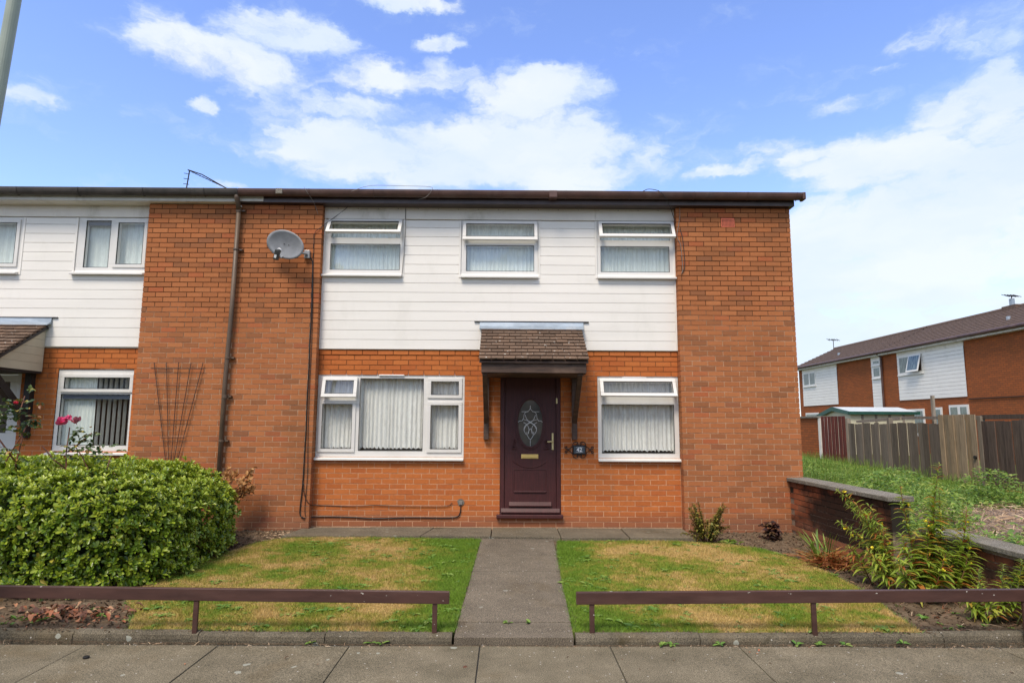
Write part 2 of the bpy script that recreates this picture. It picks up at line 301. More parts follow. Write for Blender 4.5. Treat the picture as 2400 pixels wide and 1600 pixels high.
leaf_mat('hedge_leaf', [(0, (0.035, 0.080, 0.010)), (.35, (0.080, 0.150, 0.012)), (.7, (0.16, 0.245, 0.018)), (.93, (0.28, 0.35, 0.030)), (.985, (0.30, 0.33, 0.05)), (1, (0.42, 0.30, 0.04))], .3, .2)
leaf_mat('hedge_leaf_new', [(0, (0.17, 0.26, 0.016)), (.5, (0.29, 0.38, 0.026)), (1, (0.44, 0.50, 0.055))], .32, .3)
leaf_mat('dead_leaf', [(0, (0.35, 0.16, 0.05)), (.5, (0.50, 0.26, 0.09)), (1, (0.58, 0.36, 0.16))], .7, .2)
leaf_mat('rose_leaf', [(0, (0.035, 0.070, 0.022)), (.5, (0.060, 0.105, 0.030)), (.82, (0.11, 0.16, 0.04)), (.93, (0.35, 0.27, 0.03)), (1, (0.22, 0.08, 0.04))], .45, .15)
leaf_mat('primrose_leaf', [(0, (0.19, 0.29, 0.035)), (.5, (0.33, 0.44, 0.055)), (.78, (0.47, 0.54, 0.085)), (.88, (0.48, 0.33, 0.045)), (.95, (0.50, 0.17, 0.04)), (1, (0.32, 0.08, 0.03))], .5, .45)
leaf_mat('crocosmia_leaf', [(0, (0.26, 0.085, 0.03)), (.5, (0.42, 0.15, 0.045)), (.8, (0.36, 0.22, 0.06)), (1, (0.14, 0.19, 0.03))], .6, .25)
leaf_mat('shrub_leaf', [(0, (0.085, 0.095, 0.018)), (.5, (0.17, 0.175, 0.025)), (.75, (0.30, 0.27, 0.045)), (.9, (0.30, 0.13, 0.03)), (1, (0.50, 0.45, 0.10))], .45, .25)
leaf_mat('heuchera_leaf', [(0, (0.018, 0.012, 0.012)), (.5, (0.045, 0.020, 0.018)), (.8, (0.11, 0.035, 0.022)), (1, (0.15, 0.09, 0.04))], .5, .1)
leaf_mat('red_dead_leaf', [(0, (0.085, 0.03, 0.018)), (.5, (0.20, 0.09, 0.05)), (.8, (0.38, 0.12, 0.05)), (1, (0.45, 0.32, 0.18))], .7, .1)
leaf_mat('weed_leaf', [(0, (0.09, 0.17, 0.026)), (.5, (0.16, 0.28, 0.038)), (.85, (0.26, 0.37, 0.055)), (1, (0.38, 0.40, 0.11))], .5, .3)
leaf_mat('lawn_weed_leaf', [(0, (0.08, 0.19, 0.03)), (.6, (0.16, 0.29, 0.045)), (1, (0.28, 0.36, 0.08))], .5, .25)
leaf_mat('straw', [(0, (0.24, 0.15, 0.09)), (.5, (0.40, 0.27, 0.16)), (1, (0.55, 0.42, 0.29))], .8, .1)
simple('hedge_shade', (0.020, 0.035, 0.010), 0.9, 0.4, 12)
# glass
m = Mat('glass'); lw = m.n('ShaderNodeLayerWeight'); lw.inputs[0].default_value = .5
fr = m.math('MULTIPLY_ADD', m.math('POWER', lw.outputs['Facing'], 5.0), .9, .085)
tr = m.n('ShaderNodeBsdfTransparent'); tr.inputs[0].default_value = (.955, .975, .965, 1); gl = m.n('ShaderNodeBsdfGlossy'); gl.inputs['Roughness'].default_value = .01
wob = m.n('ShaderNodeBump'); wob.inputs['Strength'].default_value = .03; wob.inputs['Distance'].default_value = .05; m.l(m.noise(1.5, 2), wob.inputs['Height']); m.l(wob.outputs[0], gl.inputs['Normal'])
x = m.n('ShaderNodeMixShader'); m.l(fr, x.inputs[0]); m.l(tr.outputs[0], x.inputs[1]); m.l(gl.outputs[0], x.inputs[2]); m.l(x.outputs[0], m.out.inputs[0]); M['glass'] = m.m
m = Mat('door_glass'); m.col(m.ramp(m.noise(4, 4), [(.3, (.05, .06, .055)), (.7, (.14, .13, .11))])).rough(.08).spec(.8); m.bump(m.noise(30, 2), .15, .01); M['door_glass'] = m.m
# net curtain: threads with holes
def net(key, open_, c=(.96, .955, .93)):
    m = Mat(key); f = m.noise(28, 4, .7, (1, 1, .35)); g = m.noise(70, 3, .7); h = m.noise(16, 3, .6, (2.6, 1, .04))
    a = m.math('ADD', m.math('ADD', m.math('MULTIPLY', f, .45), m.math('MULTIPLY', g, .3)), m.math('MULTIPLY', h, .6))
    al = step(m, a, .50, .78, 1.0, open_)
    m.col(c).rough(.9).spec(.05)
    t = m.n('ShaderNodeBsdfTransparent'); tl = m.n('ShaderNodeBsdfTranslucent'); tl.inputs[0].default_value = (*c, 1)
    x0 = m.n('ShaderNodeMixShader'); x0.inputs[0].default_value = .12; m.l(m.b.outputs[0], x0.inputs[1]); m.l(tl.outputs[0], x0.inputs[2])
    x = m.n('ShaderNodeMixShader'); m.l(al, x.inputs[0]); m.l(t.outputs[0], x.inputs[1]); m.l(x0.outputs[0], x.inputs[2]); m.l(x.outputs[0], m.out.inputs[0]); M[key] = m.m
net('net', .78); net('net_thick', .85, (.86, .93, .91))
# weathered fence boards
def board_mat(key, stops):
    m = Mat(key); c = m.ramp(m.rnd(), stops); g = m.noise(7, 6, .7, (5, 5, .35)); c = m.mix(.7, c, m.ramp(g, [(.3, (.22, .22, .22)), (.7, (.75, .74, .72))]), 'OVERLAY')
    m.col(c).rough(.85).spec(.15); m.bump(g, .4, .006); M[key] = m.m
board_mat('grey_board', [(0, (0.105, 0.085, 0.068)), (.5, (0.185, 0.155, 0.128)), (1, (0.135, 0.108, 0.090))])
board_mat('brown_board', [(0, (0.065, 0.050, 0.042)), (.5, (0.115, 0.088, 0.074)), (1, (0.080, 0.058, 0.050))])
board_mat('new_board', [(0, (0.28, 0.205, 0.13)), (.5, (0.34, 0.26, 0.18)), (1, (0.25, 0.195, 0.135))])
board_mat('plank_grey', [(0, (0.20, 0.17, 0.14)), (1, (0.28, 0.24, 0.20))])

# ------------------------------------------------------------------ objects and meshes
ORG = {}
def tag(o, label=None, cat=None, group=None, kind=None):
    for k, v in (('label', label), ('category', cat), ('group', group), ('kind', kind)):
        if v: o[k] = v
    return o
def link(o, parent):
    COL.objects.link(o)
    if parent is not None: o.parent = parent
def empty(name, loc, **k):
    o = bpy.data.objects.new(name, None); o.empty_display_size = .2; COL.objects.link(o); o.location = loc; ORG[o.name] = Vector(loc)
    return tag(o, **k)
def org(parent): return ORG.get(parent.name, Vector((0, 0, 0))) if parent is not None else Vector((0, 0, 0))
def raw_mesh(name, v, f, mat, rnd=None, smooth=False, mats=None, mi=None):
    me = bpy.data.meshes.new(name)
    if isinstance(v, np.ndarray) and isinstance(f, np.ndarray):
        nv, nf, k = len(v), len(f), f.shape[1]
        me.vertices.add(nv); me.vertices.foreach_set('co', v.astype(np.float32).ravel())
        me.loops.add(nf * k); me.loops.foreach_set('vertex_index', f.astype(np.int32).ravel())
        me.polygons.add(nf); me.polygons.foreach_set('loop_start', np.arange(0, nf * k, k, dtype=np.int32)); me.polygons.foreach_set('loop_total', np.full(nf, k, dtype=np.int32))
        me.update(calc_edges=True)
    else:
        me.from_pydata([tuple(p) for p in v], [], [tuple(q) for q in f]); me.update()
    for q in (mats or [mat]): me.materials.append(M[q] if isinstance(q, str) else q)
    if mi is not None: me.polygons.foreach_set('material_index', np.asarray(mi, dtype=np.int32))
    if rnd is not None:
        a = me.attributes.new('rnd', 'FLOAT', 'FACE'); a.data.foreach_set('value', np.asarray(rnd, dtype=np.float32))
    me.polygons.foreach_set('use_smooth', np.full(len(me.polygons), bool(smooth)))
    return me
def put(name, me, loc=(0, 0, 0), parent=None, **k):
    o = bpy.data.objects.new(name, me); link(o, parent); o.location = Vector(loc) - org(parent); ORG[o.name] = Vector(loc)
    return tag(o, **k)
class MB:
    """collects shapes in world coordinates; build() makes one mesh object"""
    def __init__(s): s.v = []; s.f = []; s.r = []; s.x = None
    def add(s, v, f, r=None):
        b = len(s.v)
        s.v += [(s.x @ Vector(p)) if s.x is not None else Vector(p) for p in v]
        s.f += [tuple(i + b for i in q) for q in f]; s.r += [rng.random() if r is None else r] * len(f)
        return s
    def box(s, x0, x1, y0, y1, z0, z1, r=None):
        return s.add([(x0, y0, z0), (x1, y0, z0), (x1, y1, z0), (x0, y1, z0), (x0, y0, z1), (x1, y0, z1), (x1, y1, z1), (x0, y1, z1)],
              [(0, 1, 5, 4), (1, 2, 6, 5), (2, 3, 7, 6), (3, 0, 4, 7), (4, 5, 6, 7), (0, 3, 2, 1)], r)
    def prism(s, poly, axis, a, b):
        """poly: 2D outline; extruded along axis from a to b"""
        n = len(poly)
        def P(p, t): return {'x': (t, p[0], p[1]), 'y': (p[0], t, p[1]), 'z': (p[0], p[1], t)}[axis]
        return s.add([P(p, a) for p in poly] + [P(p, b) for p in poly], [tuple(range(n))[::-1], tuple(range(n, 2 * n))] + [(i, (i + 1) % n, n + (i + 1) % n, n + i) for i in range(n)])
    def tube(s, pts, r, n=6, cap=True):
        pts = [Vector(p) for p in pts]; V = []; F = []; prev = None
        for i, p in enumerate(pts):
            d = (pts[min(i + 1, len(pts) - 1)] - pts[max(i - 1, 0)])
            if d.length < 1e-9: d = Vector((0, 0, 1))
            d.normalize()
            u = prev - d * prev.dot(d) if prev is not None else d.orthogonal()
            if u.length < 1e-6: u = d.orthogonal()
            u.normalize(); prev = u; w = d.cross(u); rr = r[i] if isinstance(r, (list, tuple)) else r
            for k in range(n):
                t = 2 * math.pi * k / n; V.append(p + (u * math.cos(t) + w * math.sin(t)) * rr)
        for i in range(len(pts) - 1):
            for k in range(n): F.append((i * n + k, i * n + (k + 1) % n, (i + 1) * n + (k + 1) % n, (i + 1) * n + k))
        if cap: F += [tuple(range(n))[::-1], tuple(range((len(pts) - 1) * n, len(pts) * n))]
        return s.add(V, F)
    def quad(s, *p): return s.add(p, [tuple(range(len(p)))])
    def build(s, name, mat, parent=None, loc=None, smooth=False, bevel=0, **k):
        o = Vector(loc) if loc is not None else org(parent)
        me = raw_mesh(name, [p - o for p in s.v], s.f, mat, s.r, smooth)
        ob = put(name, me, o, parent, **k)
        if bevel:
            b = ob.modifiers.new('bevel', 'BEVEL'); b.width = bevel; b.segments = 2; b.limit_method = 'ANGLE'; b.angle_limit = R(40)
        return ob
def cells(mb, x0, x1, z0, z1, holes, y0, y1):
    """a slab in the XZ plane with rectangular holes"""
    xs = sorted({x0, x1, *[min(max(h[i], x0), x1) for h in holes for i in (0, 1)]}); zs = sorted({z0, z1, *[min(max(h[i], z0), z1) for h in holes for i in (2, 3)]})
    for j in range(len(zs) - 1):
        run = None
        for i in range(len(xs) - 1):
            cx, cz = (xs[i] + xs[i + 1]) / 2, (zs[j] + zs[j + 1]) / 2
            inside = any(h[0] < cx < h[1] and h[2] < cz < h[3] for h in holes)
            if not inside: run = (run[0], xs[i + 1]) if run else (xs[i], xs[i + 1])
            if inside or i == len(xs) - 2:
                if run: mb.box(run[0], run[1], y0, y1, zs[j], zs[j + 1]); run = None
    return mb
# ---- bricks
BM, CO = .2295, .075
def lay(x0, x1, z0, z1, yf, depth, holes=(), mat='pier_brick', phase=0.0, jit=.0015):
    """stretcher bond; gives a list of (x, y, z, width, height, depth, material)"""
    out = []; k0 = round(z0 / CO); k1 = round(z1 / CO); j = .010
    for k in range(k0, k1):
        zc = (k + .5) * CO; off = phase + (BM / 2 if k % 2 else 0)
        cuts = [(h[0], h[1]) for h in holes if h[2] < zc < h[3]]
        segs = [(x0, x1)]
        for a, b in cuts: segs = [s for p, q in segs for s in (((p, min(q, a)), (max(p, b), q))) if s[1] - s[0] > .02]
        for a, b in segs:
            i = math.floor((a - off) / BM)
            while off + i * BM < b:
                p, q = max(a, off + i * BM), min(b, off + (i + 1) * BM)
                if q - p > .028:
                    l = p + (j / 2 if p > a + 1e-4 else 0); r = q - (j / 2 if q < b - 1e-4 else 0)
                    out.append(((l + r) / 2, yf + rng.uniform(-jit, jit), zc + rng.uniform(-.0012, .0012), r - l, CO - .0105, depth, mat))
                i += 1
    return out
BOXV = np.array([(-.5, 0, -.5), (.5, 0, -.5), (.5, 1, -.5), (-.5, 1, -.5), (-.5, 0, .5), (.5, 0, .5), (.5, 1, .5), (-.5, 1, .5)])
BOXF = np.array([(0, 1, 5, 4), (1, 2, 6, 5), (2, 3, 7, 6), (3, 0, 4, 7), (4, 5, 6, 7), (0, 3, 2, 1)])
def bricks(parent, lst, limit=300, name='brick', key=None):
    lst = sorted(lst, key=key or (lambda b: (Vector(b[:3]) - EYE).length / (b[3] ** .3)))
    cache = {}
    for b in lst[:limit]:
        kk = (round(b[3], 3), round(b[5], 3), b[6])
        if kk not in cache:
            v = BOXV * np.array([b[3], b[5], b[4]]); cache[kk] = raw_mesh('brick', v, BOXF, b[6])
        put(name, cache[kk], b[:3], parent)
    rest = lst[limit:]
    if rest:
        mats = sorted({b[6] for b in rest}); o = np.array(org(parent)); V = []; F = []; Rn = []; MI = []
        for i, b in enumerate(rest):
            V.append(BOXV * np.array([b[3], b[5], b[4]]) + np.array(b[:3]) - o); F.append(BOXF + 8 * i); Rn += [rng.random()] * 6; MI += [mats.index(b[6])] * 6
        put('brickwork', raw_mesh('brickwork', np.vstack(V), np.vstack(F), None, Rn, mats=mats, mi=MI), org(parent), parent, kind='stuff')
# ---- leaves
def leaf_template(kind='obovate', rat=.5):
    # x across, y along, z up; folded along the midrib and arched
    prof = {'obovate': [(0, .04), (.3, .26), (.68, .46), (.92, .30), (1, 0)], 'lance': [(0, .10), (.3, .5), (.6, .38), (.85, .16), (1, 0)],
            'oval': [(0, .05), (.3, .45), (.6, .5), (.88, .25), (1, 0)], 'strap': [(0, .5), (.4, .5), (.8, .4), (.93, .2), (1, 0)], 'blade': [(0, .5), (1, 0)]}[kind]
    V = []; F = []
    for i, (t, w) in enumerate(prof):
        z = -.22 * (t - .15) ** 2; V += [(-w, t, z + w * .4 * rat), (0, t, z - .04 * rat), (w, t, z + w * .4 * rat)]
    for i in range(len(prof) - 1):
        a = 3 * i; F += [(a, a + 1, a + 4, a + 3), (a + 1, a + 2, a + 5, a + 4)]
    return np.array(V, float), np.array(F)
def leaf_frames(pos, axis, up):
    y = axis / np.linalg.norm(axis, axis=1, keepdims=True); x = np.cross(y, up); x /= (np.linalg.norm(x, axis=1, keepdims=True) + 1e-9); z = np.cross(x, y)
    return x, y, z
def leaves(parent, pos, axis, up, length, width, mat, kind='obovate', parts=0, name='leaf', stuff='foliage', rnd=None, curl=1.0, mats=None, mi=None):
    pos, axis, up = (np.asarray(a, float) for a in (pos, axis, up)); n = len(pos)
    length = np.broadcast_to(np.asarray(length, float), n); width = np.broadcast_to(np.asarray(width, float), n)
    rnd = nr.rand(n) if rnd is None else rnd; mi = np.zeros(n, int) if mi is None else mi; mats = mats or [mat]
    V, F = leaf_template(kind, float(np.mean(width / length)) / curl); x, y, z = leaf_frames(pos, axis, up)
    order = np.argsort(np.linalg.norm(pos - np.array(EYE), axis=1) / length ** .8)
    if parts:
        mes = []
        for q in mats: mes.append(raw_mesh(name, V * [1, 1, 1], F, q, smooth=True))
        for i in order[:parts]:
            o = bpy.data.objects.new(name, mes[mi[i]]); link(o, parent)
            mm = Matrix(((x[i][0] * width[i], y[i][0] * length[i], z[i][0] * length[i] * curl, pos[i][0]), (x[i][1] * width[i], y[i][1] * length[i], z[i][1] * length[i] * curl, pos[i][1]), (x[i][2] * width[i], y[i][2] * length[i], z[i][2] * length[i] * curl, pos[i][2]), (0, 0, 0, 1)))
            o.matrix_basis = Matrix.Translation(-org(parent)) @ mm
    k = order[parts:]
    if len(k):
        L = V[None, :, :]; w = width[k][:, None, None]; l = length[k][:, None, None]
        P = pos[k][:, None, :] + L[:, :, 0:1] * w * x[k][:, None, :] + L[:, :, 1:2] * l * y[k][:, None, :] + L[:, :, 2:3] * l * curl * z[k][:, None, :]
        FF = (F[None] + (np.arange(len(k)) * len(V))[:, None, None]).reshape(-1, 4)
        o = np.array(org(parent))
        me = raw_mesh(stuff, P.reshape(-1, 3) - o, FF, None, np.repeat(rnd[k], len(F)), True, mats=mats, mi=np.repeat(mi[k], len(F)))
        put(stuff, me, org(parent), parent, kind='stuff')
def unit(n):
    v = nr.normal(size=(n, 3)); return v / np.linalg.norm(v, axis=1, keepdims=True)
def gz(y): return -.182 + .0356 * y      # front garden surface, falling towards the street

# ------------------------------------------------------------------ ground, garden surfaces
def sheet(name, poly, zf, mat, top=0.0, thick=.03, **k):
    n = len(poly); o = bpy.data.objects
    mb = MB(); mb.add([(x, y, zf(y) + top) for x, y in poly] + [(x, y, zf(y) + top - thick) for x, y in poly],
                      [tuple(range(n))] + [(i, n + i, n + (i + 1) % n, (i + 1) % n) for i in range(n)]); return mb.build(name, mat, **k)
mb = MB(); mb.quad((-400, -400, -.52), (400, -400, -.52), (400, 600, -.52), (-400, 600, -.52)); mb.build('ground', 'ground', kind='structure')
# soil of the front garden: a bumpy sheet
from mathutils import noise as mn
def bumpy(name, x0, x1, y0, y1, zf, mat, stepx=.05, amp=.02, fr=6, **k):
    nx, ny = int((x1 - x0) / stepx) + 1, int((y1 - y0) / stepx) + 1
    V = [(x, y, zf(x, y) + amp * (mn.noise(Vector((x * fr, y * fr, 0))) + .5 * mn.noise(Vector((x * fr * 2.7, y * fr * 2.7, 3))) + .6 * mn.noise(Vector((x * fr * 5, y * fr * 5, 5))))) for y in np.linspace(y0, y1, ny) for x in np.linspace(x0, x1, nx)]
    F = [(j * nx + i, j * nx + i + 1, (j + 1) * nx + i + 1, (j + 1) * nx + i) for j in range(ny - 1) for i in range(nx - 1)]
    return put(name, raw_mesh(name, V, F, mat, smooth=True), **k)
bumpy('soil', -9.5, 4.52, -3.99, .16, lambda x, y: gz(y) - .008 + .15 * min(1, max(0, (x - 3.35) / .6)) * 0 + (-.03 if abs(x - .1) < .38 else 0), 'soil', .045, .018, 6, kind='structure')
LAWN_L = [(-.408, -4.0), (-.375, -2.4), (-.345, -.66), (-1.06, -.60), (-1.92, -.57), (-2.76, -.59), (-3.0, -.68), (-3.18, -.92), (-3.27, -1.22), (-3.37, -1.67), (-3.48, -2.12), (-3.56, -2.53), (-3.60, -2.91), (-3.40, -3.3), (-3.15, -3.6), (-2.98, -3.98)]
LAWN_R = [(.535, -4.0), (3.31, -3.98), (3.34, -3.57), (3.46, -2.89), (3.45, -2.29), (3.38, -1.65), (3.21, -1.22), (2.82, -.85), (2.3, -.74), (1.47, -.72), (.66, -.74), (.60, -1.6), (.555, -2.8)]
def curved(poly, amp=.012):
    out = []
    for i in range(len(poly)):
        a, b = Vector(poly[i]), Vector(poly[(i + 1) % len(poly)]); n = max(1, int((b - a).length / .07))
        for k in range(n):
            p = a.lerp(b, k / n); out.append((p.x + rng.uniform(-amp, amp), p.y + rng.uniform(-amp, amp)))
    return out
lawns = []
for nm, pl in (('lawn', LAWN_L), ('lawn', LAWN_R)):
    lawns.append(sheet(nm, curved(pl), gz, 'turf', .020, .06, kind='structure'))
def inside(poly, X, Y):
    r = np.zeros(len(X), bool); n = len(poly)
    for i in range(n):
        x1, y1 = poly[i]; x2, y2 = poly[(i + 1) % n]
        c = ((y1 > Y) != (y2 > Y)) & (X < (x2 - x1) * (Y - y1) / ((y2 - y1) + 1e-12) + x1); r ^= c
    return r
for pl in (LAWN_L, LAWN_R):
    xs = [p[0] for p in pl]; ys = [p[1] for p in pl]; n = int((max(xs) - min(xs)) * (max(ys) - min(ys)) * 21000)
    X = nr.uniform(min(xs) - .01, max(xs) + .01, n); Y = nr.uniform(min(ys), max(ys), n); k = inside(pl, X, Y); X, Y = X[k], Y[k]; n = len(X)
    a = nr.uniform(0, 2 * np.pi, n); h = nr.uniform(.010, .026, n) * (1 + .9 * np.clip(np.array([mn.noise(Vector((a_ * 3.1, b_ * 3.1, 9))) for a_, b_ in zip(X, Y)]), 0, 1)); w = nr.uniform(.0016, .0030, n); Z = gz(Y) + .018
    ln = nr.normal(0, .011, (n, 2)); dx, dy = np.cos(a) * w, np.sin(a) * w
    V = np.stack([np.stack([X - dx, Y - dy, Z], 1), np.stack([X + dx, Y + dy, Z], 1), np.stack([X + ln[:, 0], Y + ln[:, 1], Z + h], 1)], 1).reshape(-1, 3)
    put('grass', raw_mesh('grass', V, np.arange(3 * n).reshape(-1, 3), 'blade', nr.rand(n)), kind='stuff')
# broad-leaved weeds in the lawns: low rosettes
def rosette_points(c, n, L, lift=.35, zf=gz):
    p, a, u = [], [], []
    for i in range(n):
        t = rng.uniform(0, 2 * math.pi); e = rng.uniform(.05, lift)
        p.append((c[0] + .006 * math.cos(t), c[1] + .006 * math.sin(t), zf(c[1]) + .024)); a.append((math.cos(t), math.sin(t), e)); u.append((-math.cos(t) * e, -math.sin(t) * e, 1))
    return p, a, u, [L * rng.uniform(.6, 1.15) for _ in range(n)]
P_, A_, U_, L_ = [], [], [], []
for pl, cnt in ((LAWN_L, 230), (LAWN_R, 190)):
    xs = [p[0] for p in pl]; ys = [p[1] for p in pl]; k = 0
    while k < cnt:
        x, y = rng.uniform(min(xs), max(xs)), rng.uniform(min(ys), max(ys))
        if inside(pl, np.array([x]), np.array([y]))[0] and (rng.random() < .4 or abs(x - .1) < 1.1 or y > -1.0 or y < -3.4 or rng.random() < .4):
            p, a, u, l = rosette_points((x, y), rng.randint(4, 10), rng.uniform(.025, .075)); P_ += p; A_ += a; U_ += u; L_ += l; k += 1
for x, y in ((-1.05, -4.1), (-.95, -4.11), (-1.5, -4.1), (1.2, -4.12), (1.28, -4.12), (1.65, -4.12), (2.25, -4.11), (2.42, -4.11), (2.62, -4.11), (3.1, -4.07), (.02, -3.79), (.2, -3.8)):
    p, a, u, l = rosette_points((x, y), 7, .05, .7, lambda y_: (-.385 if y_ < -4 else -.325)); P_ += p; A_ += a; U_ += u; L_ += l
for _ in range(60):
    x, y = (rng.uniform(3.5, 4.4), rng.uniform(-3.9, -.3)) if rng.random() < .7 else (rng.uniform(-4.2, -3.0), rng.uniform(-3.9, -3.3))
    p, a, u, l = rosette_points((x, y), rng.randint(4, 9), rng.uniform(.02, .06), .9, lambda y_: gz(y_) - .02); P_ += p; A_ += a; U_ += u; L_ += l
L_ = np.array(L_); leaves(None, P_, A_, U_, L_, L_ * .5, 'lawn_weed_leaf', 'oval', stuff='lawn_weeds')
# ragged taller tufts where the turf meets path, beds and edging
tp, ta, tl = [], [], []
for pl in (LAWN_L, LAWN_R):
    for i in range(len(pl)):
        a, b = Vector(pl[i]), Vector(pl[(i + 1) % len(pl)])
        for k in range(int((b - a).length / .012)):
            if rng.random() < .35 + .5 * mn.noise(Vector((a.x + k * .05, a.y, 2))): continue
            p = a.lerp(b, rng.random()); q = rng.uniform(0, 6.28)
            for _ in range(3): tp.append((p.x + rng.gauss(0, .012), p.y + rng.gauss(0, .012), gz(p.y) + .012)); ta.append((math.cos(q) * .8 + rng.gauss(0, .4), math.sin(q) * .8 + rng.gauss(0, .4), .8)); tl.append(rng.uniform(.02, .055))
tl = np.array(tl); leaves(None, tp, ta, unit(len(tp)), tl, .0045, 'lawn_weed_leaf', 'blade', stuff='grass_tufts', curl=2.0)
# clods, chips and fallen leaves on the beds
def ye_(x): return .006 * x * x
mb = MB()
def clod(x, y, s, z):
    v = [Vector(p) * s * rng.uniform(.6, 1.1) for p in ((1, 0, 0), (0, 1, 0), (-1, 0, 0), (0, -1, 0), (0, 0, .7), (0, 0, -.4))]
    e = Euler((rng.random(), rng.random(), rng.random() * 6)).to_matrix()
    mb.add([e @ p + Vector((x, y, z)) for p in v], [(0, 1, 4), (1, 2, 4), (2, 3, 4), (3, 0, 4), (1, 0, 5), (2, 1, 5), (3, 2, 5), (0, 3, 5)])
for _ in range(14000):
    x, y = rng.uniform(-4.6, 4.45), rng.uniform(-3.97, .1)
    if abs(x - .1) < .55 or inside(LAWN_L, np.array([x]), np.array([y]))[0] or inside(LAWN_R, np.array([x]), np.array([y]))[0] or (y > -.6 and -3 < x < 2.5): continue
    clod(x, y, rng.uniform(.005, .022) * (1.6 if rng.random() < .1 else 1), gz(y) + .002)
for _ in range(5200):                              # dirt washed into the joint between edging and pavement, thicker towards both ends
    x = rng.uniform(-4.6, 4.4); y = -4.112 - abs(rng.gauss(0, .012 + .020 * max(0, abs(x) - 1.8)))
    clod(x, y + (ye_(x)), rng.uniform(.002, .007), -.369)
for _ in range(900): x = rng.uniform(-.62, .80); s_ = rng.uniform(.002, .008); y = rng.uniform(-4.0, -.7); x = (-.375 + rng.gauss(0, .02)) if x < .1 else (.575 + rng.gauss(0, .02)); clod(x, y, s_, gz(y) + .02)
for _ in range(700): x = rng.choice((rng.uniform(-4.4, -.5), rng.uniform(.6, 3.4))); clod(x, -3.985 + rng.gauss(0, .02), rng.uniform(.004, .012), -.305)
mb.build('soil_clods', 'soil', kind='stuff')
# fallen leaves and dry stalks
def litter(name, mat, n, box, kind, L, Wd, z=.012, zf=gz):
    p = np.stack([nr.uniform(box[0], box[1], n), nr.uniform(box[2], box[3], n), np.zeros(n)], 1); p[:, 2] = zf(p[:, 1]) + z
    a = unit(n); a[:, 2] *= .25; u = unit(n); u[:, 2] = np.abs(u[:, 2]) + .8; ll = nr.uniform(*L, n)
    leaves(None, p, a, u, ll, ll * Wd, mat, kind, stuff=name, curl=2.0)
litter('fallen_leaves', 'red_dead_leaf', 130, (-4.1, -3.0, -3.95, -3.35), 'oval', (.02, .05), .5)
litter('dry_stalks', 'red_dead_leaf', 230, (3.3, 4.45, -3.95, -2.5), 'strap', (.03, .10), .07)
litter('dry_stalks', 'straw', 40, (3.3, 4.45, -3.95, -2.5), 'strap', (.05, .13), .05)
litter('fallen_leaves', 'straw', 120, (-3.4, -2.9, -.6, -.05), 'lance', (.02, .06), .3)
litter('fallen_leaves', 'red_dead_leaf', 90, (2.9, 4.0, -2.4, -.2), 'lance', (.02, .05), .35)
litter('dry_stalks', 'straw', 420, (-4.5, 4.2, -4.17, -4.11), 'strap', (.01, .05), .1, .002, lambda y: -.368 + 0 * y)
litter('fallen_leaves', 'red_dead_leaf', 16, (-3.5, 3.5, -4.7, -4.12), 'oval', (.015, .04), .5, .004, lambda y: -.368 + 0 * y)

# apron of slabs along the wall, path of slabs, pavement and edging
def slab_set(name, polys, zf, mat, th, joint=.008):
    root = None
    base = MB(); xs = [p[0] for q in polys for p in q]; ys = [p[1] for q in polys for p in q]
    root = empty(name, (0, 0, 0), kind='structure')
    for q in polys:
        c = Vector((sum(p[0] for p in q) / 4, sum(p[1] for p in q) / 4)); z0 = rng.uniform(-.003, .003); tx, ty = rng.uniform(-.003, .003), rng.uniform(-.003, .003)
        m2 = MB(); sh = [Vector(p) + (c - Vector(p)).normalized() * joint for p in q]
        T = [(p.x, p.y, zf(p.y) + z0 + tx * (p.x - c.x) + ty * (p.y - c.y)) for p in sh]
        m2.add(T + [(x, y, z - th) for x, y, z in T], [(0, 1, 2, 3), (0, 4, 5, 1), (1, 5, 6, 2), (2, 6, 7, 3), (3, 7, 4, 0)]); m2.build('slab', mat, root, loc=(c.x, c.y, zf(c.y)), bevel=.004)
    return root
ax_ = [-4.4, -3.95, -3.0, -2.08, -1.15, -.21, .72, 1.63, 2.52]
slab_set('apron_path', [[(ax_[i], -.54 - (.06 if i > 5 else 0)), (ax_[i + 1], -.54 - (.06 if i >= 5 else 0)), (ax_[i + 1] + (.12 if i < 4 else 0), .14), (ax_[i] + (.12 if i < 5 else 0), .14)] for i in range(2, 8)], lambda y: -.158 + .012 * y, 'apron', .07)
def pl_(y): t = (-.62 - y) / 3.64; return -.335 - .072 * t
def pr_(y): t = (-.62 - y) / 3.64; return .620 - .098 * t
py = [-.60, -.80, -1.5, -2.21, -3.0, -3.785, -4.125]
slab_set('garden_path', [[(pl_(py[i + 1]), py[i + 1]), (pr_(py[i + 1]), py[i + 1]), (pr_(py[i]), py[i]), (pl_(py[i]), py[i])] for i in range(6)], lambda y: gz(y) + .022, 'path', .07, .004)
root = empty('pavement', (0, 0, 0), kind='structure')
mb = MB(); mb.box(-14, 14, -6.5, -4.09, -.50, -.385); mb.build('pavement_bed', 'asphalt', root)
jx = [-8.2, -7.2, -6.2, -5.2, -4.2, -3.2, -2.2, -1.2, -.2, .80, 1.79, 2.79, 3.8, 4.8, 5.8, 6.8]
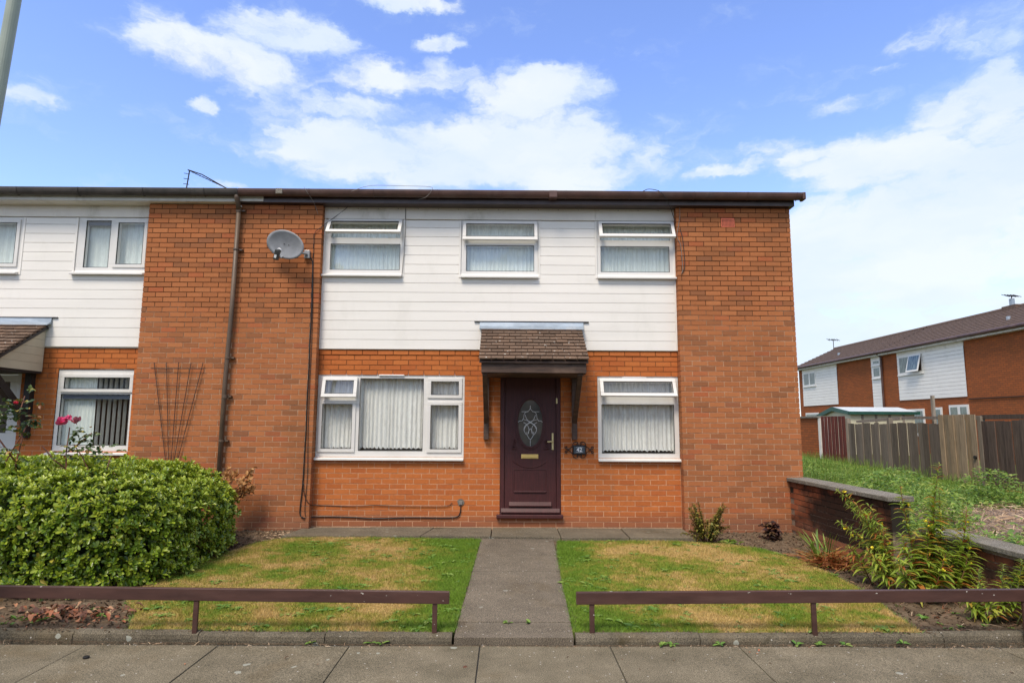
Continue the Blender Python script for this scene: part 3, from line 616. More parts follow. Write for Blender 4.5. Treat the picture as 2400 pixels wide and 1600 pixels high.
for i in range(len(jx) - 1):
    for (ya, yb) in ((-4.97, -4.13), (-5.8, -4.97)):
        m2 = MB(); z = -.370 + rng.uniform(-.003, .003); tl = rng.uniform(-.004, .004); g = .004
        m2.add([(jx[i] + g, ya + g, z), (jx[i + 1] - g, ya + g, z + tl), (jx[i + 1] - g, yb - g, z + tl), (jx[i] + g, yb - g, z)] + [(jx[i] + g, ya + g, z - .05), (jx[i + 1] - g, ya + g, z - .05), (jx[i + 1] - g, yb - g, z - .05), (jx[i] + g, yb - g, z - .05)],
               [(0, 1, 2, 3), (0, 4, 5, 1), (1, 5, 6, 2), (2, 6, 7, 3), (3, 7, 4, 0)]); m2.build('slab', 'paving', root, loc=(jx[i], ya, z), bevel=.004)
root = empty('road', (0, 0, 0), kind='structure')
mb = MB(); mb.box(-60, 60, -16.5, -6.65, -.60, -.49); mb.build('carriageway', 'asphalt', root)
mb = MB(); mb.box(-60, 60, -6.65, -6.5, -.55, -.372); mb.build('kerb', 'coping', root)
root = empty('garden_edging', (0, -4.05, -.33), kind='structure')
def ye(x): return -4.045 + .0062 * x * x if x > 0 else -4.045 + .0058 * x * x
def edge_run(xa, xb, n):
    for i in range(n):
        a, b = xa + (xb - xa) * i / n + .003, xa + (xb - xa) * (i + 1) / n - .003; K = 5; V = []; F = []; prof = [(-.052, -.10), (-.052, .018), (-.045, .045), (-.022, .062), (.018, .066), (.045, .058), (.052, .03), (.052, -.10)]
        dz = rng.uniform(-.004, .004); dy = rng.uniform(-.004, .004)
        for k in range(K + 1):
            x = a + (b - a) * k / K
            V += [(x, ye(x) + p + dy + rng.uniform(-.0015, .0015), -.37 + q + dz + rng.uniform(-.002, .002)) for p, q in prof]
        for k in range(K):
            F += [(k * 8 + j, k * 8 + j + 1, (k + 1) * 8 + j + 1, (k + 1) * 8 + j) for j in range(7)]
        F += [tuple(range(8)), tuple(range(K * 8, K * 8 + 8))[::-1]]
        m2 = MB(); m2.add(V, F); m2.build('edging_block', 'edging', root, loc=(a, ye(a), -.37), smooth=False)
edge_run(-6.35, -.418, 6); edge_run(.538, 5.4, 5)

# ------------------------------------------------------------------ windows, doors
def folds(x0, x1, z0, z1, y, amp=.022, pitch=.055, scallop=0.0):
    n = max(8, int((x1 - x0) / .009)); V = []; F = []; ph = rng.uniform(0, 6); 
    for i in range(n + 1):
        x = x0 + (x1 - x0) * i / n
        ph += (x1 - x0) / n * 2 * math.pi / pitch * rng.uniform(.35, 1.65)
        a = amp * (.6 + .5 * mn.noise(Vector((x * 5, z0, 1))))
        zz = z0 + scallop * (abs(math.sin(ph * .5)) - .3) * (1 if rng.random() < .9 else 2)
        for t in (0, .25, .5, .75, 1): V.append((x + .004 * mn.noise(Vector((x * 9, t * 2, 0))), y + math.sin(ph) * a * (1.15 - .3 * t), zz + (z1 - zz) * t))
    for i in range(n):
        F += [(i * 5 + k, (i + 1) * 5 + k, (i + 1) * 5 + k + 1, i * 5 + k + 1) for k in range(4)]
    return V, F
def ring(mb, x0, x1, z0, z1, w, y0, y1): return cells(mb, x0 - w, x1 + w, z0 - w, z1 + w, [(x0, x1, z0, z1)], y0, y1)
def window(house, X0, X1, Z0, Z1, lights, yf, sill=None, curtain=None, vent=None, name='window', label=None):
    holes = [((l[0] - .022, l[1] + .022, l[2] - .022, l[3] + .022) if l[4] == 'open' else l[:4]) for l in lights]
    mb = MB(); cells(mb, X0, X1, Z0, Z1, holes, yf, yf + .07)
    w = mb.build(name, 'upvc', house, loc=((X0 + X1) / 2, yf, Z0), bevel=.003)
    if label: w['label'] = label
    o = org(w)
    for l in lights:
        x0, x1, z0, z1, mode = l[:5]; xf = None; ys = yf
        if mode == 'sash': ys = yf - .018
        if mode == 'open':
            hz = z1 + .05; ang = math.asin(min(.9, l[5] / (hz - z0 + .05)))
            xf = Matrix.Translation((0, yf - .004, hz)) @ Matrix.Rotation(-ang, 4, 'X') @ Matrix.Translation((0, -(yf - .004), -hz)); ys = yf - .045
        if mode != 'fixed':
            mb = MB(); mb.x = xf; ring(mb, x0, x1, z0, z1, .055, ys, ys + (.018 if mode == 'sash' else .045)); mb.build('sash', 'upvc', w, loc=o, bevel=.004)
        mb = MB(); mb.x = xf; ring(mb, x0 + .001, x1 - .001, z0 + .001, z1 - .001, .006, ys - .002, ys + .016); mb.build('gasket', 'gasket', w, loc=o)
        mb = MB(); mb.x = xf; mb.quad((x0, ys + .013, z0), (x1, ys + .013, z0), (x1, ys + .013, z1), (x0, ys + .013, z1)); mb.build('pane', 'glass', w, loc=o)
    if sill:
        mb = MB(); mb.prism([(yf - .075, Z0 - .045), (yf + .02, Z0 - .045), (yf + .02, Z0), (yf - .02, Z0 - .006), (yf - .075, Z0 - .02)], 'x', X0 - sill[0], X1 + sill[1]); mb.build('sill', 'upvc', w, loc=o, bevel=.003)
    if curtain:
        V, F = folds(X0 + .03, X1 - .03, curtain[1], Z1 - .03, yf + .115, curtain[2], curtain[3], curtain[4]); mb = MB(); mb.add(V, F); mb.build('net_curtain', curtain[0], w, loc=o, smooth=True)
    if vent:
        mb = MB(); mb.box(vent[0], vent[1], yf - .018, yf, vent[2] - .012, vent[2] + .012); mb.box(vent[0] + .01, vent[1] - .01, yf - .026, yf - .018, vent[2] - .004, vent[2] + .009); mb.build('trickle_vent', 'white_paint', w, loc=o, bevel=.003)
    return w
def room(parent, x0, x1, z0, z1, y0, depth=2.6):
    mb = MB(); V = [(x0, y0, z0), (x1, y0, z0), (x1, y0, z1), (x0, y0, z1), (x0, y0 + depth, z0), (x1, y0 + depth, z0), (x1, y0 + depth, z1), (x0, y0 + depth, z1)]
    mb.add(V, [(4, 5, 6, 7), (0, 1, 5, 4), (1, 2, 6, 5), (2, 3, 7, 6), (3, 0, 4, 7)]); return mb.build('interior', 'room', parent)
def board_run(parent, x0, x1, z0, z1, y, pitch, mat, name='cladding_board', holes=(), th=.009):
    """shiplap boards: every board a part, lower edge proud, a groove above it"""
    z = z0
    while z < z1 - .01:
        t = min(z + pitch, z1); cuts = [(h[0], h[1]) for h in holes if h[2] < (z + t) / 2 < h[3]]; segs = [(x0, x1)]
        for a, b in cuts: segs = [s for p, q in segs for s in ((p, min(q, a)), (max(p, b), q)) if s[1] - s[0] > .02]
        for a, b in segs:
            mb = MB(); g = min(.0075, (t - z) * .2)
            mb.prism([(y, z + .001), (y, t - g), (y + th * .8, t - g * .35), (y + th, t - .001), (y + th + .02, t - .001), (y + th + .02, z + .001)], 'x', a, b); mb.build(name, mat, parent, loc=((a + b) / 2, y, z))
        z = t

# ------------------------------------------------------------------ the end house
H1 = empty('terraced_house', (0, 0, -.17), label='orange brick end house with white boarded upper storey and dark porch over a maroon door', cat='house')
W1 = (-2.785, -1.60, 3.545, 4.395); W2 = (-.715, .45, 3.535, 4.39); W3 = (1.345, 2.525, 3.535, 4.39)
W4 = (-2.80, -.635, .83, 2.06); W5 = (1.33, 2.53, .83, 2.035); DR = (-.105, .785, -.02, 2.06)
XP = -4.035
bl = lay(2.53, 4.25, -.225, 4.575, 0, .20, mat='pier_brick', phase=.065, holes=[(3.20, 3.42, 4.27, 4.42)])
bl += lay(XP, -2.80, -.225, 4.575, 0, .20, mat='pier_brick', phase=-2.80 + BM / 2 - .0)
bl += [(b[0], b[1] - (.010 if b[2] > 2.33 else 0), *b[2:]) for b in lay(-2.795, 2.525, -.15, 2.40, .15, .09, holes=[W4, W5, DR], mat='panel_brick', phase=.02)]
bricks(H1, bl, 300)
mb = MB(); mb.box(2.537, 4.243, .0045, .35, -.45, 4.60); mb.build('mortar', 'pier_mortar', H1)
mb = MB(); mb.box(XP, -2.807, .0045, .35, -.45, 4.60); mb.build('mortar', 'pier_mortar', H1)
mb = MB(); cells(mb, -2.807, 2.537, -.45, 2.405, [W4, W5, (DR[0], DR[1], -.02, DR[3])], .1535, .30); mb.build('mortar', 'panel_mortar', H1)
mb = MB(); cells(mb, -2.807, 2.537, 2.405, 4.6, [W1, W2, W3], .145, .30); mb.build('wall', 'cladding', H1)
mb = MB(); mb.box(4.0, 4.246, .35, 8.2, -.45, 4.6); mb.box(XP, 4.0, 8.0, 8.2, -.45, 4.6); mb.prism([(0.35, 4.6), (8.2, 4.6), (4.3, 5.45)], 'x', 4.0, 4.246); mb.build('gable_wall', 'far_brick', H1)
room(H1, -2.80, -.60, -.1, 2.3, .31); room(H1, -.2, 1.1, -.1, 2.3, .31); room(H1, 1.15, 2.6, -.1, 2.3, .31)
room(H1, -2.80, -1.5, 3.2, 4.55, .31); room(H1, -.75, .5, 3.2, 4.55, .31); room(H1, 1.3, 2.6, 3.2, 4.55, .31)
ov = [(W1[0], W1[1] + .03, W1[2] - .045, 4.5), (W2[0] - .03, W2[1] + .03, W2[2] - .045, 4.5), (W3[0] - .03, W3[1], W3[2] - .045, 4.5)]
board_run(H1, -2.775, 2.505, 2.41, 4.39, .12, .1435, 'cladding', holes=ov)
mb = MB()
for xa, xb in ((-2.797, -2.777), (2.507, 2.527)): mb.box(xa, xb, .112, .14, 2.41, 4.39)
for xa, xb in ((W1[1] + .004, W1[1] + .028), (W2[0] - .028, W2[0] - .004), (W2[1] + .004, W2[1] + .028), (W3[0] - .028, W3[0] - .004)): mb.box(xa, xb, .112, .14, 3.50, 4.39)
mb.build('corner_trim', 'cladding', H1)
for a, b in ((-2.797, -1.575), (-1.572, 1.32), (1.323, 2.527)):
    mb = MB(); mb.box(a, b, .105, .142, 4.398, 4.60); mb.build('frieze_board', 'frieze', H1, bevel=.003)
mb = MB()
for i in range(17):
    x = -2.6 + i * .305; mb.box(x, x + .008, .101, .106, 4.555, 4.563)
mb.build('screw_heads', 'rusty_wire', H1, kind='stuff')
wa = window(H1, *W1, [(-2.69, -1.645, 3.617, 4.01, 'fixed'), (-2.675, -1.665, 4.13, 4.315, 'open', .16)], .13, (.045, .0), ('net_thick', 3.58, .012, .06, 0))
wb = window(H1, *W2, [(-.635, .385, 3.610, 4.00, 'fixed'), (-.635, .385, 4.11, 4.315, 'open', .06)], .13, (.0, .0), ('net_thick', 3.58, .012, .06, 0))
wc = window(H1, *W3, [(1.405, 2.44, 3.610, 4.00, 'fixed'), (1.42, 2.455, 4.12, 4.315, 'open', .13)], .13, (.0, .02), ('net_thick', 3.58, .012, .06, 0))
wd = window(H1, *W4, [(-2.715, -2.285, .955, 1.595, 'sash'), (-2.67, -2.265, 1.735, 1.93, 'open', .07), (-2.175, -1.245, .925, 1.975, 'fixed'), (-1.125, -.725, .955, 1.585, 'sash'), (-1.125, -.725, 1.745, 1.935, 'sash')], .165, (.05, .0), ('net', .945, .022, .062, .026), (-1.905, -1.53, 2.022))
we = window(H1, *W5, [(1.395, 2.455, .905, 1.61, 'fixed'), (1.415, 2.425, 1.745, 1.925, 'open', .12)], .165, (.0, .03), ('net', .925, .022, .062, .026), (1.70, 2.06, 2.005))
# air brick in the right pier
ab = MB(); ab.box(3.21, 3.41, -.003, .05, 4.275, 4.415); abo = ab.build('air_brick', 'terracotta', H1, loc=(3.31, 0, 4.345), bevel=.003)
mb = MB()
for i in range(9):
    for j in range(6): mb.box(3.222 + i * .0202, 3.234 + i * .0202, -.0055, -.003, 4.285 + j * .0205, 4.297 + j * .0205)
mb.build('vent_hole', 'hole', abo, loc=(3.31, 0, 4.345), kind='stuff')
# roof, fascia, gutter
def gutter(parent, x0, x1, y, z, r, mat, name='gutter', brk=()):
    mb = MB(); N = 10; V = []; F = []
    for x in (x0, x1):
        V += [(x, y + r * math.cos(t), z + r * 1.75 * math.sin(t)) for t in np.linspace(math.pi, 2 * math.pi, N + 1)] + [(x, y + (r - .004) * math.cos(t), z + (r - .004) * 1.72 * math.sin(t)) for t in np.linspace(2 * math.pi, math.pi, N + 1)]
    n = 2 * (N + 1); F = [(i, (i + 1) % n, n + (i + 1) % n, n + i) for i in range(n)] + [tuple(range(n)), tuple(range(n, 2 * n))[::-1]]
    mb.add(V, F); mb.prism([(y + r * .98 * math.cos(t), z + r * 1.73 * math.sin(t)) for t in np.linspace(math.pi, 2 * math.pi, N + 1)], 'x', x1 - .003, x1); g = mb.build(name, mat, parent)
    for bx in brk:
        mb = MB(); q = [(y + (r + .004) * math.cos(t), z + (r + .004) * 1.75 * math.sin(t)) for t in np.linspace(math.pi, 2 * math.pi, N + 1)]; mb.tube([(bx, *p) for p in q], .005, 4); mb.build('gutter_bracket', 'old_gutter' if mat == 'old_gutter' else 'brown_gutter', g)
    return g
mb = MB(); mb.prism([(-.13, 4.765), (4.3, 5.72), (8.7, 4.765), (8.7, 4.70), (4.3, 5.64), (-.13, 4.70)], 'x', XP, 4.33); mb.build('roof', 'far_tile', H1)
mb = MB(); mb.box(-3.66, 4.285, -.10, -.08, 4.575, 4.755); mb.box(4.265, 4.285, -.08, 8.3, 4.575, 4.755); mb.build('fascia_board', 'dark_fascia', H1, bevel=.002)
mb = MB(); mb.box(XP, -3.66, -.102, -.082, 4.59, 4.755); mb.build('fascia_board', 'white_fascia', H1, bevel=.002)
mb = MB(); mb.box(XP, 4.265, -.082, .35, 4.578, 4.59); mb.build('soffit_board', 'dark_fascia', H1)
gutter(H1, -4.0, 4.40, -.165, 4.745, .058, 'brown_gutter', brk=(-2.95, -2.0, -1.05, -.1, .85, 1.8, 2.75, 3.55, 4.28))
mb = MB(); mb.box(-3.44, -3.34, -.228, -.10, 4.665, 4.752); mb.build('gutter_union', 'coping', H1, bevel=.01)
mb = MB(); mb.box(.6, .72, -.228, -.10, 4.640, 4.75); mb.build('gutter_union', 'brown_gutter', H1, bevel=.01)
mb = MB(); mb.box(4.36, 4.408, -.230, -.10, 4.640, 4.752); mb.build('gutter_end', 'brown_gutter', H1, bevel=.012)
# downpipe between the two houses
dp = MB(); dp.tube([(-4.03, -.165, 4.69), (-4.03, -.165, 4.62), (-4.032, -.10, 4.55), (-4.032, -.065, 4.45)], .036, 10); dp.tube([(-4.032, -.062, 4.50), (-4.045, -.062, 2.9), (-4.075, -.062, 1.9), (-4.085, -.062, -.2)], .034, 12)
dpo = dp.build('downpipe', 'downpipe', H1, smooth=True)
for z, h in ((4.46, .05), (3.86, .02), (2.25, .03), (1.69, .05), (1.06, .03)):
    mb = MB(); x = -4.032 - .055 * max(0, (4.4 - z) / 4.4); mb.tube([(x, -.062, z - h / 2), (x, -.062, z + h / 2)], .041, 12); mb.box(x + .03, x + .085, -.05, .0, z - .012, z + .012); mb.build('collar', 'downpipe', dpo)
mb = MB(); mb.tube([(-4.032, -.062, 4.515), (-4.032, -.062, 4.53)], .042, 12); mb.build('collar', 'upvc', dpo)

# door
y0 = .185
door = MB(); cells(door, DR[0], DR[1], -.0, DR[3], [(DR[0] + .065, DR[1] - .065, .05, DR[3] - .06)], y0 - .03, y0 + .05)
do = door.build('door', 'maroon_door', H1, loc=(.34, y0, 0), bevel=.006); o = org(do)
mb = MB(); mb.box(DR[0] - .045, DR[1] + .025, .085, y0 + .02, -.022, .030); mb.build('threshold', 'maroon_door', do, loc=o, bevel=.008)
lx0, lx1, lz0, lz1 = DR[0] + .068, DR[1] - .068, .053, DR[3] - .063
OC, OA, OB = (.338, 1.335), .192, .352
def oval(mb, a, b, y_0, y_1, inner=None, n=48):
    """elliptical ring (or disc) in the door's plane"""
    T = [2 * math.pi * i / n for i in range(n)]
    if inner is None: mb.prism([(OC[0] + a * math.cos(t), OC[1] + b * math.sin(t)) for t in T], 'y', y_0, y_1); return
    V = [(OC[0] + a * math.cos(t), y_0, OC[1] + b * math.sin(t)) for t in T] + [(OC[0] + inner[0] * math.cos(t), y_0, OC[1] + inner[1] * math.sin(t)) for t in T] + [(OC[0] + a * math.cos(t), y_1, OC[1] + b * math.sin(t)) for t in T] + [(OC[0] + inner[0] * math.cos(t), y_1, OC[1] + inner[1] * math.sin(t)) for t in T]
    F = []
    for i in range(n): j = (i + 1) % n; F += [(i, j, n + j, n + i), (i, 2 * n + i, 2 * n + j, j), (n + i, n + j, 3 * n + j, 3 * n + i)]
    mb.add(V, F)
mb = MB(); mb.box(lx0, lx1, y0 - .012, y0 + .03, lz0, lz1); mb.build('door_leaf', 'maroon_door', do, loc=o, bevel=.003)
mb = MB(); oval(mb, OA + .032, OB + .032, y0 - .030, y0 - .012, (OA - .012, OB - .012)); oval(mb, OA + .012, OB + .012, y0 - .038, y0 - .030, (OA - .004, OB - .004)); mb.build('oval_moulding', 'maroon_door', do, loc=o, smooth=False, bevel=.004)
mb = MB(); oval(mb, OA - .008, OB - .008, y0 - .020, y0 - .014); mb.build('pane', 'door_glass', do, loc=o)
mb = MB(); yl = y0 - .022
def lead(pts, r=.0035): mb.tube([(OC[0] + a, yl, OC[1] + b) for a, b in pts], r, 5)
def arc(p, q, bow, n=8):
    p, q = Vector(p), Vector(q); d = q - p; nn = Vector((-d.y, d.x)); return [tuple(p.lerp(q, t / n) + nn * bow * 4 * (t / n) * (1 - t / n)) for t in range(n + 1)]
for s in (-1, 1):
    lead(arc((0, .255), (s * .035, .17), .15 * -s)); lead(arc((s * .035, .17), (s * .095, .10), .2 * s)); lead([(s * .03, .165), (s * .13, .165)]); lead(arc((s * .095, .10), (s * .125, .03), -.1 * s)); lead(arc((s * .125, .03), (s * .186, .0), .2 * s))
    lead(arc((s * .075, .12), (-s * .05, -.02), .15 * s)); lead(arc((s * .10, .05), (-s * .09, -.09), .14 * -s)); lead(arc((s * .10, .01), (s * .03, -.16), -.22 * s)); lead(arc((s * .03, -.005), (s * .055, -.17), .3 * s)); lead(arc((s * .05, -.13), (0, -.24), .12 * s)); lead(arc((0, -.08), (s * .03, -.16), .1 * s))
lead([(0, -.24), (0, -.335)], .0025)
mb.build('lead_tracery', 'chrome_white', do, loc=o)
mb = MB(); mb.box(.205, .455, y0 - .024, y0 - .012, .820, .882); mb.box(.218, .442, y0 - .031, y0 - .024, .832, .862); mb.build('letterbox', 'brass', do, loc=o, bevel=.003)
mb = MB(); mb.box(.652, .680, y0 - .026, y0 - .012, .945, 1.190); h = mb.build('handle', 'pale_brass', do, loc=o, bevel=.005)
mb = MB(); mb.tube([(.666, y0 - .02, 1.07), (.666, y0 - .06, 1.07), (.65, y0 - .066, 1.07), (.60, y0 - .066, 1.064), (.585, y0 - .062, 1.066)], [.008, .009, .010, .013, .009], 8); mb.build('lever', 'pale_brass', do, loc=o)
mb = MB(); mb.box(.716, .738, y0 - .042, y0 - .030, 1.62, 1.70); mb.build('door_bell', 'pale_brass', do, loc=o, bevel=.003)
mb = MB(); mb.tube([(.335 + (t - .5) * .48, y0 - .014, .775 - .085 * 4 * t * (1 - t)) for t in np.linspace(0, 1, 15)], .008, 6); mb.build('curved_moulding', 'maroon_door', do, loc=o)
mb = MB(); ring(mb, .105, .565, .36, .66, .014, y0 - .020, y0 - .012); mb.box(.10, .57, y0 - .030, y0 - .012, .335, .352); mb.build('panel_moulding', 'maroon_door', do, loc=o, bevel=.004)
for s in (-1, 1):
    mb = MB()
    for k in range(5): t = s * (.30 + k * .55); mb.tube([(.338 + s * (.20 + .013 * k), y0 - .014, 1.06 - .018 * k), (.338 + s * (.215 + .008 * k) + .02 * s, y0 - .022, 1.085 - .030 * k), (.338 + s * (.235 - .012 * k), y0 - .014, 1.10 - .038 * k)], [.004, .011, .003], 6)
    mb.build('leaf_moulding', 'maroon_door', do, loc=o)
mb = MB(); mb.prism([(y0 - .012, .205), (y0 - .050, .155), (y0 - .050, .140), (y0 - .012, .140)], 'x', .03, .645); mb.prism([(y0 - .030, .115), (y0 - .065, .065), (y0 - .065, .050), (y0 - .012, .050)], 'x', DR[0] + .02, DR[1] - .02); mb.build('weather_bar', 'maroon_door', do, loc=o, bevel=.003)

# porch canopies
def canopy(house, x0, x1, zt, timber, side=False):
    """x0..x1: tile edges at the wall; zt: z of the top tile line at the wall"""
    yt, yb = .085, -.80; zb = zt - .555; sl = (zt - zb) / (yt - yb)
    cx = (x0 + x1) / 2; root = MB(); root.prism([(yt, zt - .03), (yb + .03, zb - .005), (yb + .03, zb - .03), (yt, zt - .055)], 'x', x0 + .01, x1 - .01); c = root.build('porch_canopy', timber, house, loc=(cx, yt, zt)); o = org(c)
    nrow, cw = 10, .1655; ex = math.hypot(yt - yb, zt - zb) / nrow; ang = math.atan(sl)
    cache = {}
    for k in range(nrow):
        yk = yb + (yt - yb) * k / nrow; zk = zb + (zt - zb) * k / nrow; off = x0 + (-cw / 2 if k % 2 else 0); x = off
        while x < x1 - .01:
            a, b = max(x, x0), min(x + cw, x1)
            if b - a > .03:
                w_ = round(b - a - .008, 3)
                if w_ not in cache:
                    L = ex * 1.45; V = BOXV * np.array([w_, L, .017]) + np.array([0, 0, .0085]); cache[w_] = raw_mesh('tile', V, BOXF, 'tile')
                t = bpy.data.objects.new('tile', cache[w_]); link(t, c)
                t.matrix_basis = Matrix.Translation(Vector(((a + b) / 2, yk - .004 * rng.random(), zk + .018 + rng.uniform(0, .004))) - o) @ Matrix.Rotation(ang - .22 + rng.uniform(-.012, .012), 4, 'X') @ Matrix.Rotation(rng.uniform(-.01, .01), 4, 'Y')
            x += cw
    mb = MB(); mb.box(x0 + .035, x1 - .035, -.735, -.690, zt - .715, zt - .575); mb.build('front_beam', timber, c, loc=o, bevel=.005)
    mb = MB()
    for xa in (x0 + .045, x1 - .095): mb.prism([(.10, zt - .09), (-.69, zt - .59), (-.69, zt - .70), (.10, zt - .715)] if not side else [(.10, zt - .65), (-.69, zt - .65), (-.69, zt - .70), (.10, zt - .715)], 'x', xa, xa + .05)
    mb.build('side_beam', timber, c, loc=o, bevel=.004)
    mb = MB(); mb.box(x0 + .04, x1 - .04, -.69, .11, zt - .722, zt - .712); mb.build('soffit_board', timber, c, loc=o)
    mb = MB(); mb.prism([(.105, zt + .115), (.108, zt + .115), (.108, zt + .02), (yt - .075, zt - .015), (yt - .078, zt - .008), (.085, zt + .045)], 'x', x0 - .03, x1 + .03)
    mb.build('lead_flashing', 'lead', c, loc=o)
    mb = MB(); mb.box(x0 - .11, x1 + .11, .098, .13, zt + .108, zt + .122); mb.build('flashing_slot', 'gasket', c, loc=o)
    return c, o
c1, o1 = canopy(H1, -.39, 1.095, 2.715, 'stained_timber')
for xa in (-.345, .945):
    mb = MB(); mb.box(xa, xa + .075, .07, .15, 1.095, 2.0); mb.prism([(.10, 1.30), (.10, 1.40), (-.62, 2.0), (-.69, 2.0), (-.69, 1.97)], 'x', xa + .004, xa + .070); mb.build('bracket', 'stained_timber', c1, loc=o1, bevel=.004)

# ------------------------------------------------------------------ the neighbouring house on the left
H2 = empty('terraced_house', (-7, 0, -.17), label='neighbouring terraced house at the left edge with cream sided porch and white front door', cat='house')
N6 = (-6.63, -5.52, .885, 2.085); N7 = (-6.52, -5.46, 3.545, 4.395); N8 = (-8.5, -7.35, 3.545, 4.395); ND = (-8.08, -7.16, -.02, 2.06)
bl = lay(-5.40, XP, -.225, 4.575, 0, .20, mat='pier_brick', phase=-2.80 + BM / 2) + lay(-9.6, -5.405, -.15, 2.40, .15, .09, holes=[N6, ND], mat='panel_brick', phase=.1) + lay(-11.2, -9.6, -.225, 4.575, 0, .20, mat='pier_brick')
bricks(H2, bl, 300)
mb = MB(); mb.box(-5.393, XP, .0045, .35, -.45, 4.60); mb.build('mortar', 'pier_mortar', H2)
mb = MB(); mb.box(-11.2, -9.607, .006, .35, -.45, 4.60); mb.build('mortar', 'pier_mortar', H2)
mb = MB(); cells(mb, -9.607, -5.393, -.45, 2.405, [N6, ND], .1535, .30); mb.build('mortar', 'panel_mortar', H2)
mb = MB(); cells(mb, -9.607, -5.393, 2.405, 4.6, [N7, N8], .145, .30); mb.build('wall', 'cladding', H2)
mb = MB(); mb.box(-11.2, XP, 8.0, 8.2, -.45, 4.6); mb.build('back_wall', 'far_brick', H2)
room(H2, -6.9, -5.42, -.1, 2.3, .31); room(H2, -6.9, -5.42, 3.2, 4.55, .31); room(H2, -8.6, -7.2, 3.2, 4.55, .31)
ov = [(N7[0] - .035, N7[1] + .2, N7[2] - .045, 4.5), (N8[0], N8[1] + .035, N8[2] - .045, 4.5)]
board_run(H2, -9.58, -5.405, 2.42, 4.39, .12, .1435, 'cladding', holes=ov)
mb = MB(); mb.box(N7[0] - .033, N7[0] - .004, .112, .14, 3.50, 4.39); mb.box(N8[1] + .004, N8[1] + .033, .112, .14, 3.50, 4.39); mb.build('corner_trim', 'cladding', H2)
mb = MB(); mb.box(-9.6, -5.405, .105, .142, 4.398, 4.60); mb.build('frieze_board', 'frieze', H2, bevel=.003)
wf = window(H2, *N7, [(-6.40, -6.035, 3.625, 4.345, 'fixed'), (-5.905, -5.525, 3.675, 4.31, 'sash')], .13, (.035, 0), ('net_thick', 3.6, .010, .11, 0))
wg = window(H2, *N8, [(-8.4, -8.0, 3.625, 4.345, 'fixed'), (-7.86, -7.445, 3.675, 4.30, 'sash')], .13, (0, .0), ('net_thick', 3.6, .010, .11, 0))
wh = window(H2, *N6, [(-6.525, -5.575, 1.805, 1.965, 'sash'), (-6.565, -5.56, .985, 1.72, 'fixed')], .165, (.06, .0))
mb = MB(); mb.box(-6.56, -5.565, .20, .235, 1.655, 1.712); mb.build('blind_cassette', 'blue_blind', wh, loc=org(wh))
mb = MB(); mb.box(-6.395, -6.04, .165, .19, 4.285, 4.335); mb.build('blind_cassette', 'blue_blind', wf, loc=org(wf))
for i in range(14):
    mb = MB(); x = -6.58 + i * .078; a = R(62 if i > 4 else 25); w_ = .05
    mb.add([(x, .30, .95), (x + w_ * math.cos(a), .30 + w_ * math.sin(a), .95), (x + w_ * math.cos(a), .30 + w_ * math.sin(a), 2.02), (x, .30, 2.02)], [(0, 1, 2, 3)]); mb.build('blind_slat', 'slat_blind', wh, loc=org(wh))
V, F = folds(-6.58, -6.12, .95, 2.03, .27, .01, .06, 0); mb = MB(); mb.add(V, F); mb.build('net_curtain', 'net_thick', wh, loc=org(wh), smooth=True)
mb = MB(); mb.prism([(-.13, 4.765), (4.3, 5.72), (8.7, 4.765), (8.7, 4.70), (4.3, 5.64), (-.13, 4.70)], 'x', -11.4, XP - .002); mb.build('roof', 'far_tile', H2)
mb = MB(); mb.box(-11.3, XP - .001, -.102, -.082, 4.585, 4.755); mb.build('fascia_board', 'white_fascia', H2, bevel=.002)
mb = MB(); mb.box(-11.3, XP - .001, -.082, .35, 4.578, 4.59); mb.build('soffit_board', 'frieze', H2)
gutter(H2, -11.3, -4.01, -.165, 4.745, .060, 'old_gutter', brk=(-9.0, -8.1, -7.25, -6.35, -5.4, -4.5))
nd = MB(); cells(nd, ND[0], ND[1], 0, ND[3], [(ND[0] + .065, ND[1] - .065, .05, ND[3] - .06)], .165, .22); ndo = nd.build('door', 'upvc', H2, loc=(-7.6, .17, 0), bevel=.006); o = org(ndo)
mb = MB(); cells(mb, ND[0] + .068, ND[1] - .068, .053, ND[3] - .063, [(-7.88, -7.34, 1.15, 1.90)], .18, .215); mb.build('door_leaf', 'upvc', ndo, loc=o, bevel=.005)
mb = MB(); mb.box(-7.88, -7.34, .19, .195, 1.15, 1.90); mb.build('pane', 'door_glass', ndo, loc=o)
mb = MB(); ring(mb, -7.86, -7.36, .2, .95, .02, .168, .18); mb.build('panel_moulding', 'upvc', ndo, loc=o, bevel=.006)
c2, o2 = canopy(H2, -8.66, -6.80, 2.735, 'black_timber', True)
for k in range(6):                                    # the boards of the porch's side
    mb = MB(); z = 2.045 + k * .1165; t = z + .1135; ytop = lambda zz: max(.085 - (2.69 - zz) / .627, -.76)
    a, b = ytop(z), ytop(t)
    if a > .08: continue
    mb.prism([(.11, z), (a, z), (b, t), (.11, t)] if b < .09 else [(.11, z), (a, z), (.085, min(t, 2.69)), (.11, min(t, 2.69))], 'x', -6.862, -6.842); mb.build('side_board', 'beige_board', c2, loc=o2)
mb = MB(); mb.tube([(-6.825, .10, 2.70), (-6.825, -.84, 2.115)], .028, 4); mb.build('bargeboard', 'black_timber', c2, loc=o2)
mb = MB(); mb.box(-7.04, -6.95, .05, .15, 1.08, 2.05); mb.prism([(.10, 1.28), (.10, 1.42), (-.60, 2.04), (-.72, 2.04), (-.72, 1.99)], 'x', -7.04, -6.96); mb.build('bracket', 'black_timber', c2, loc=o2, bevel=.004)

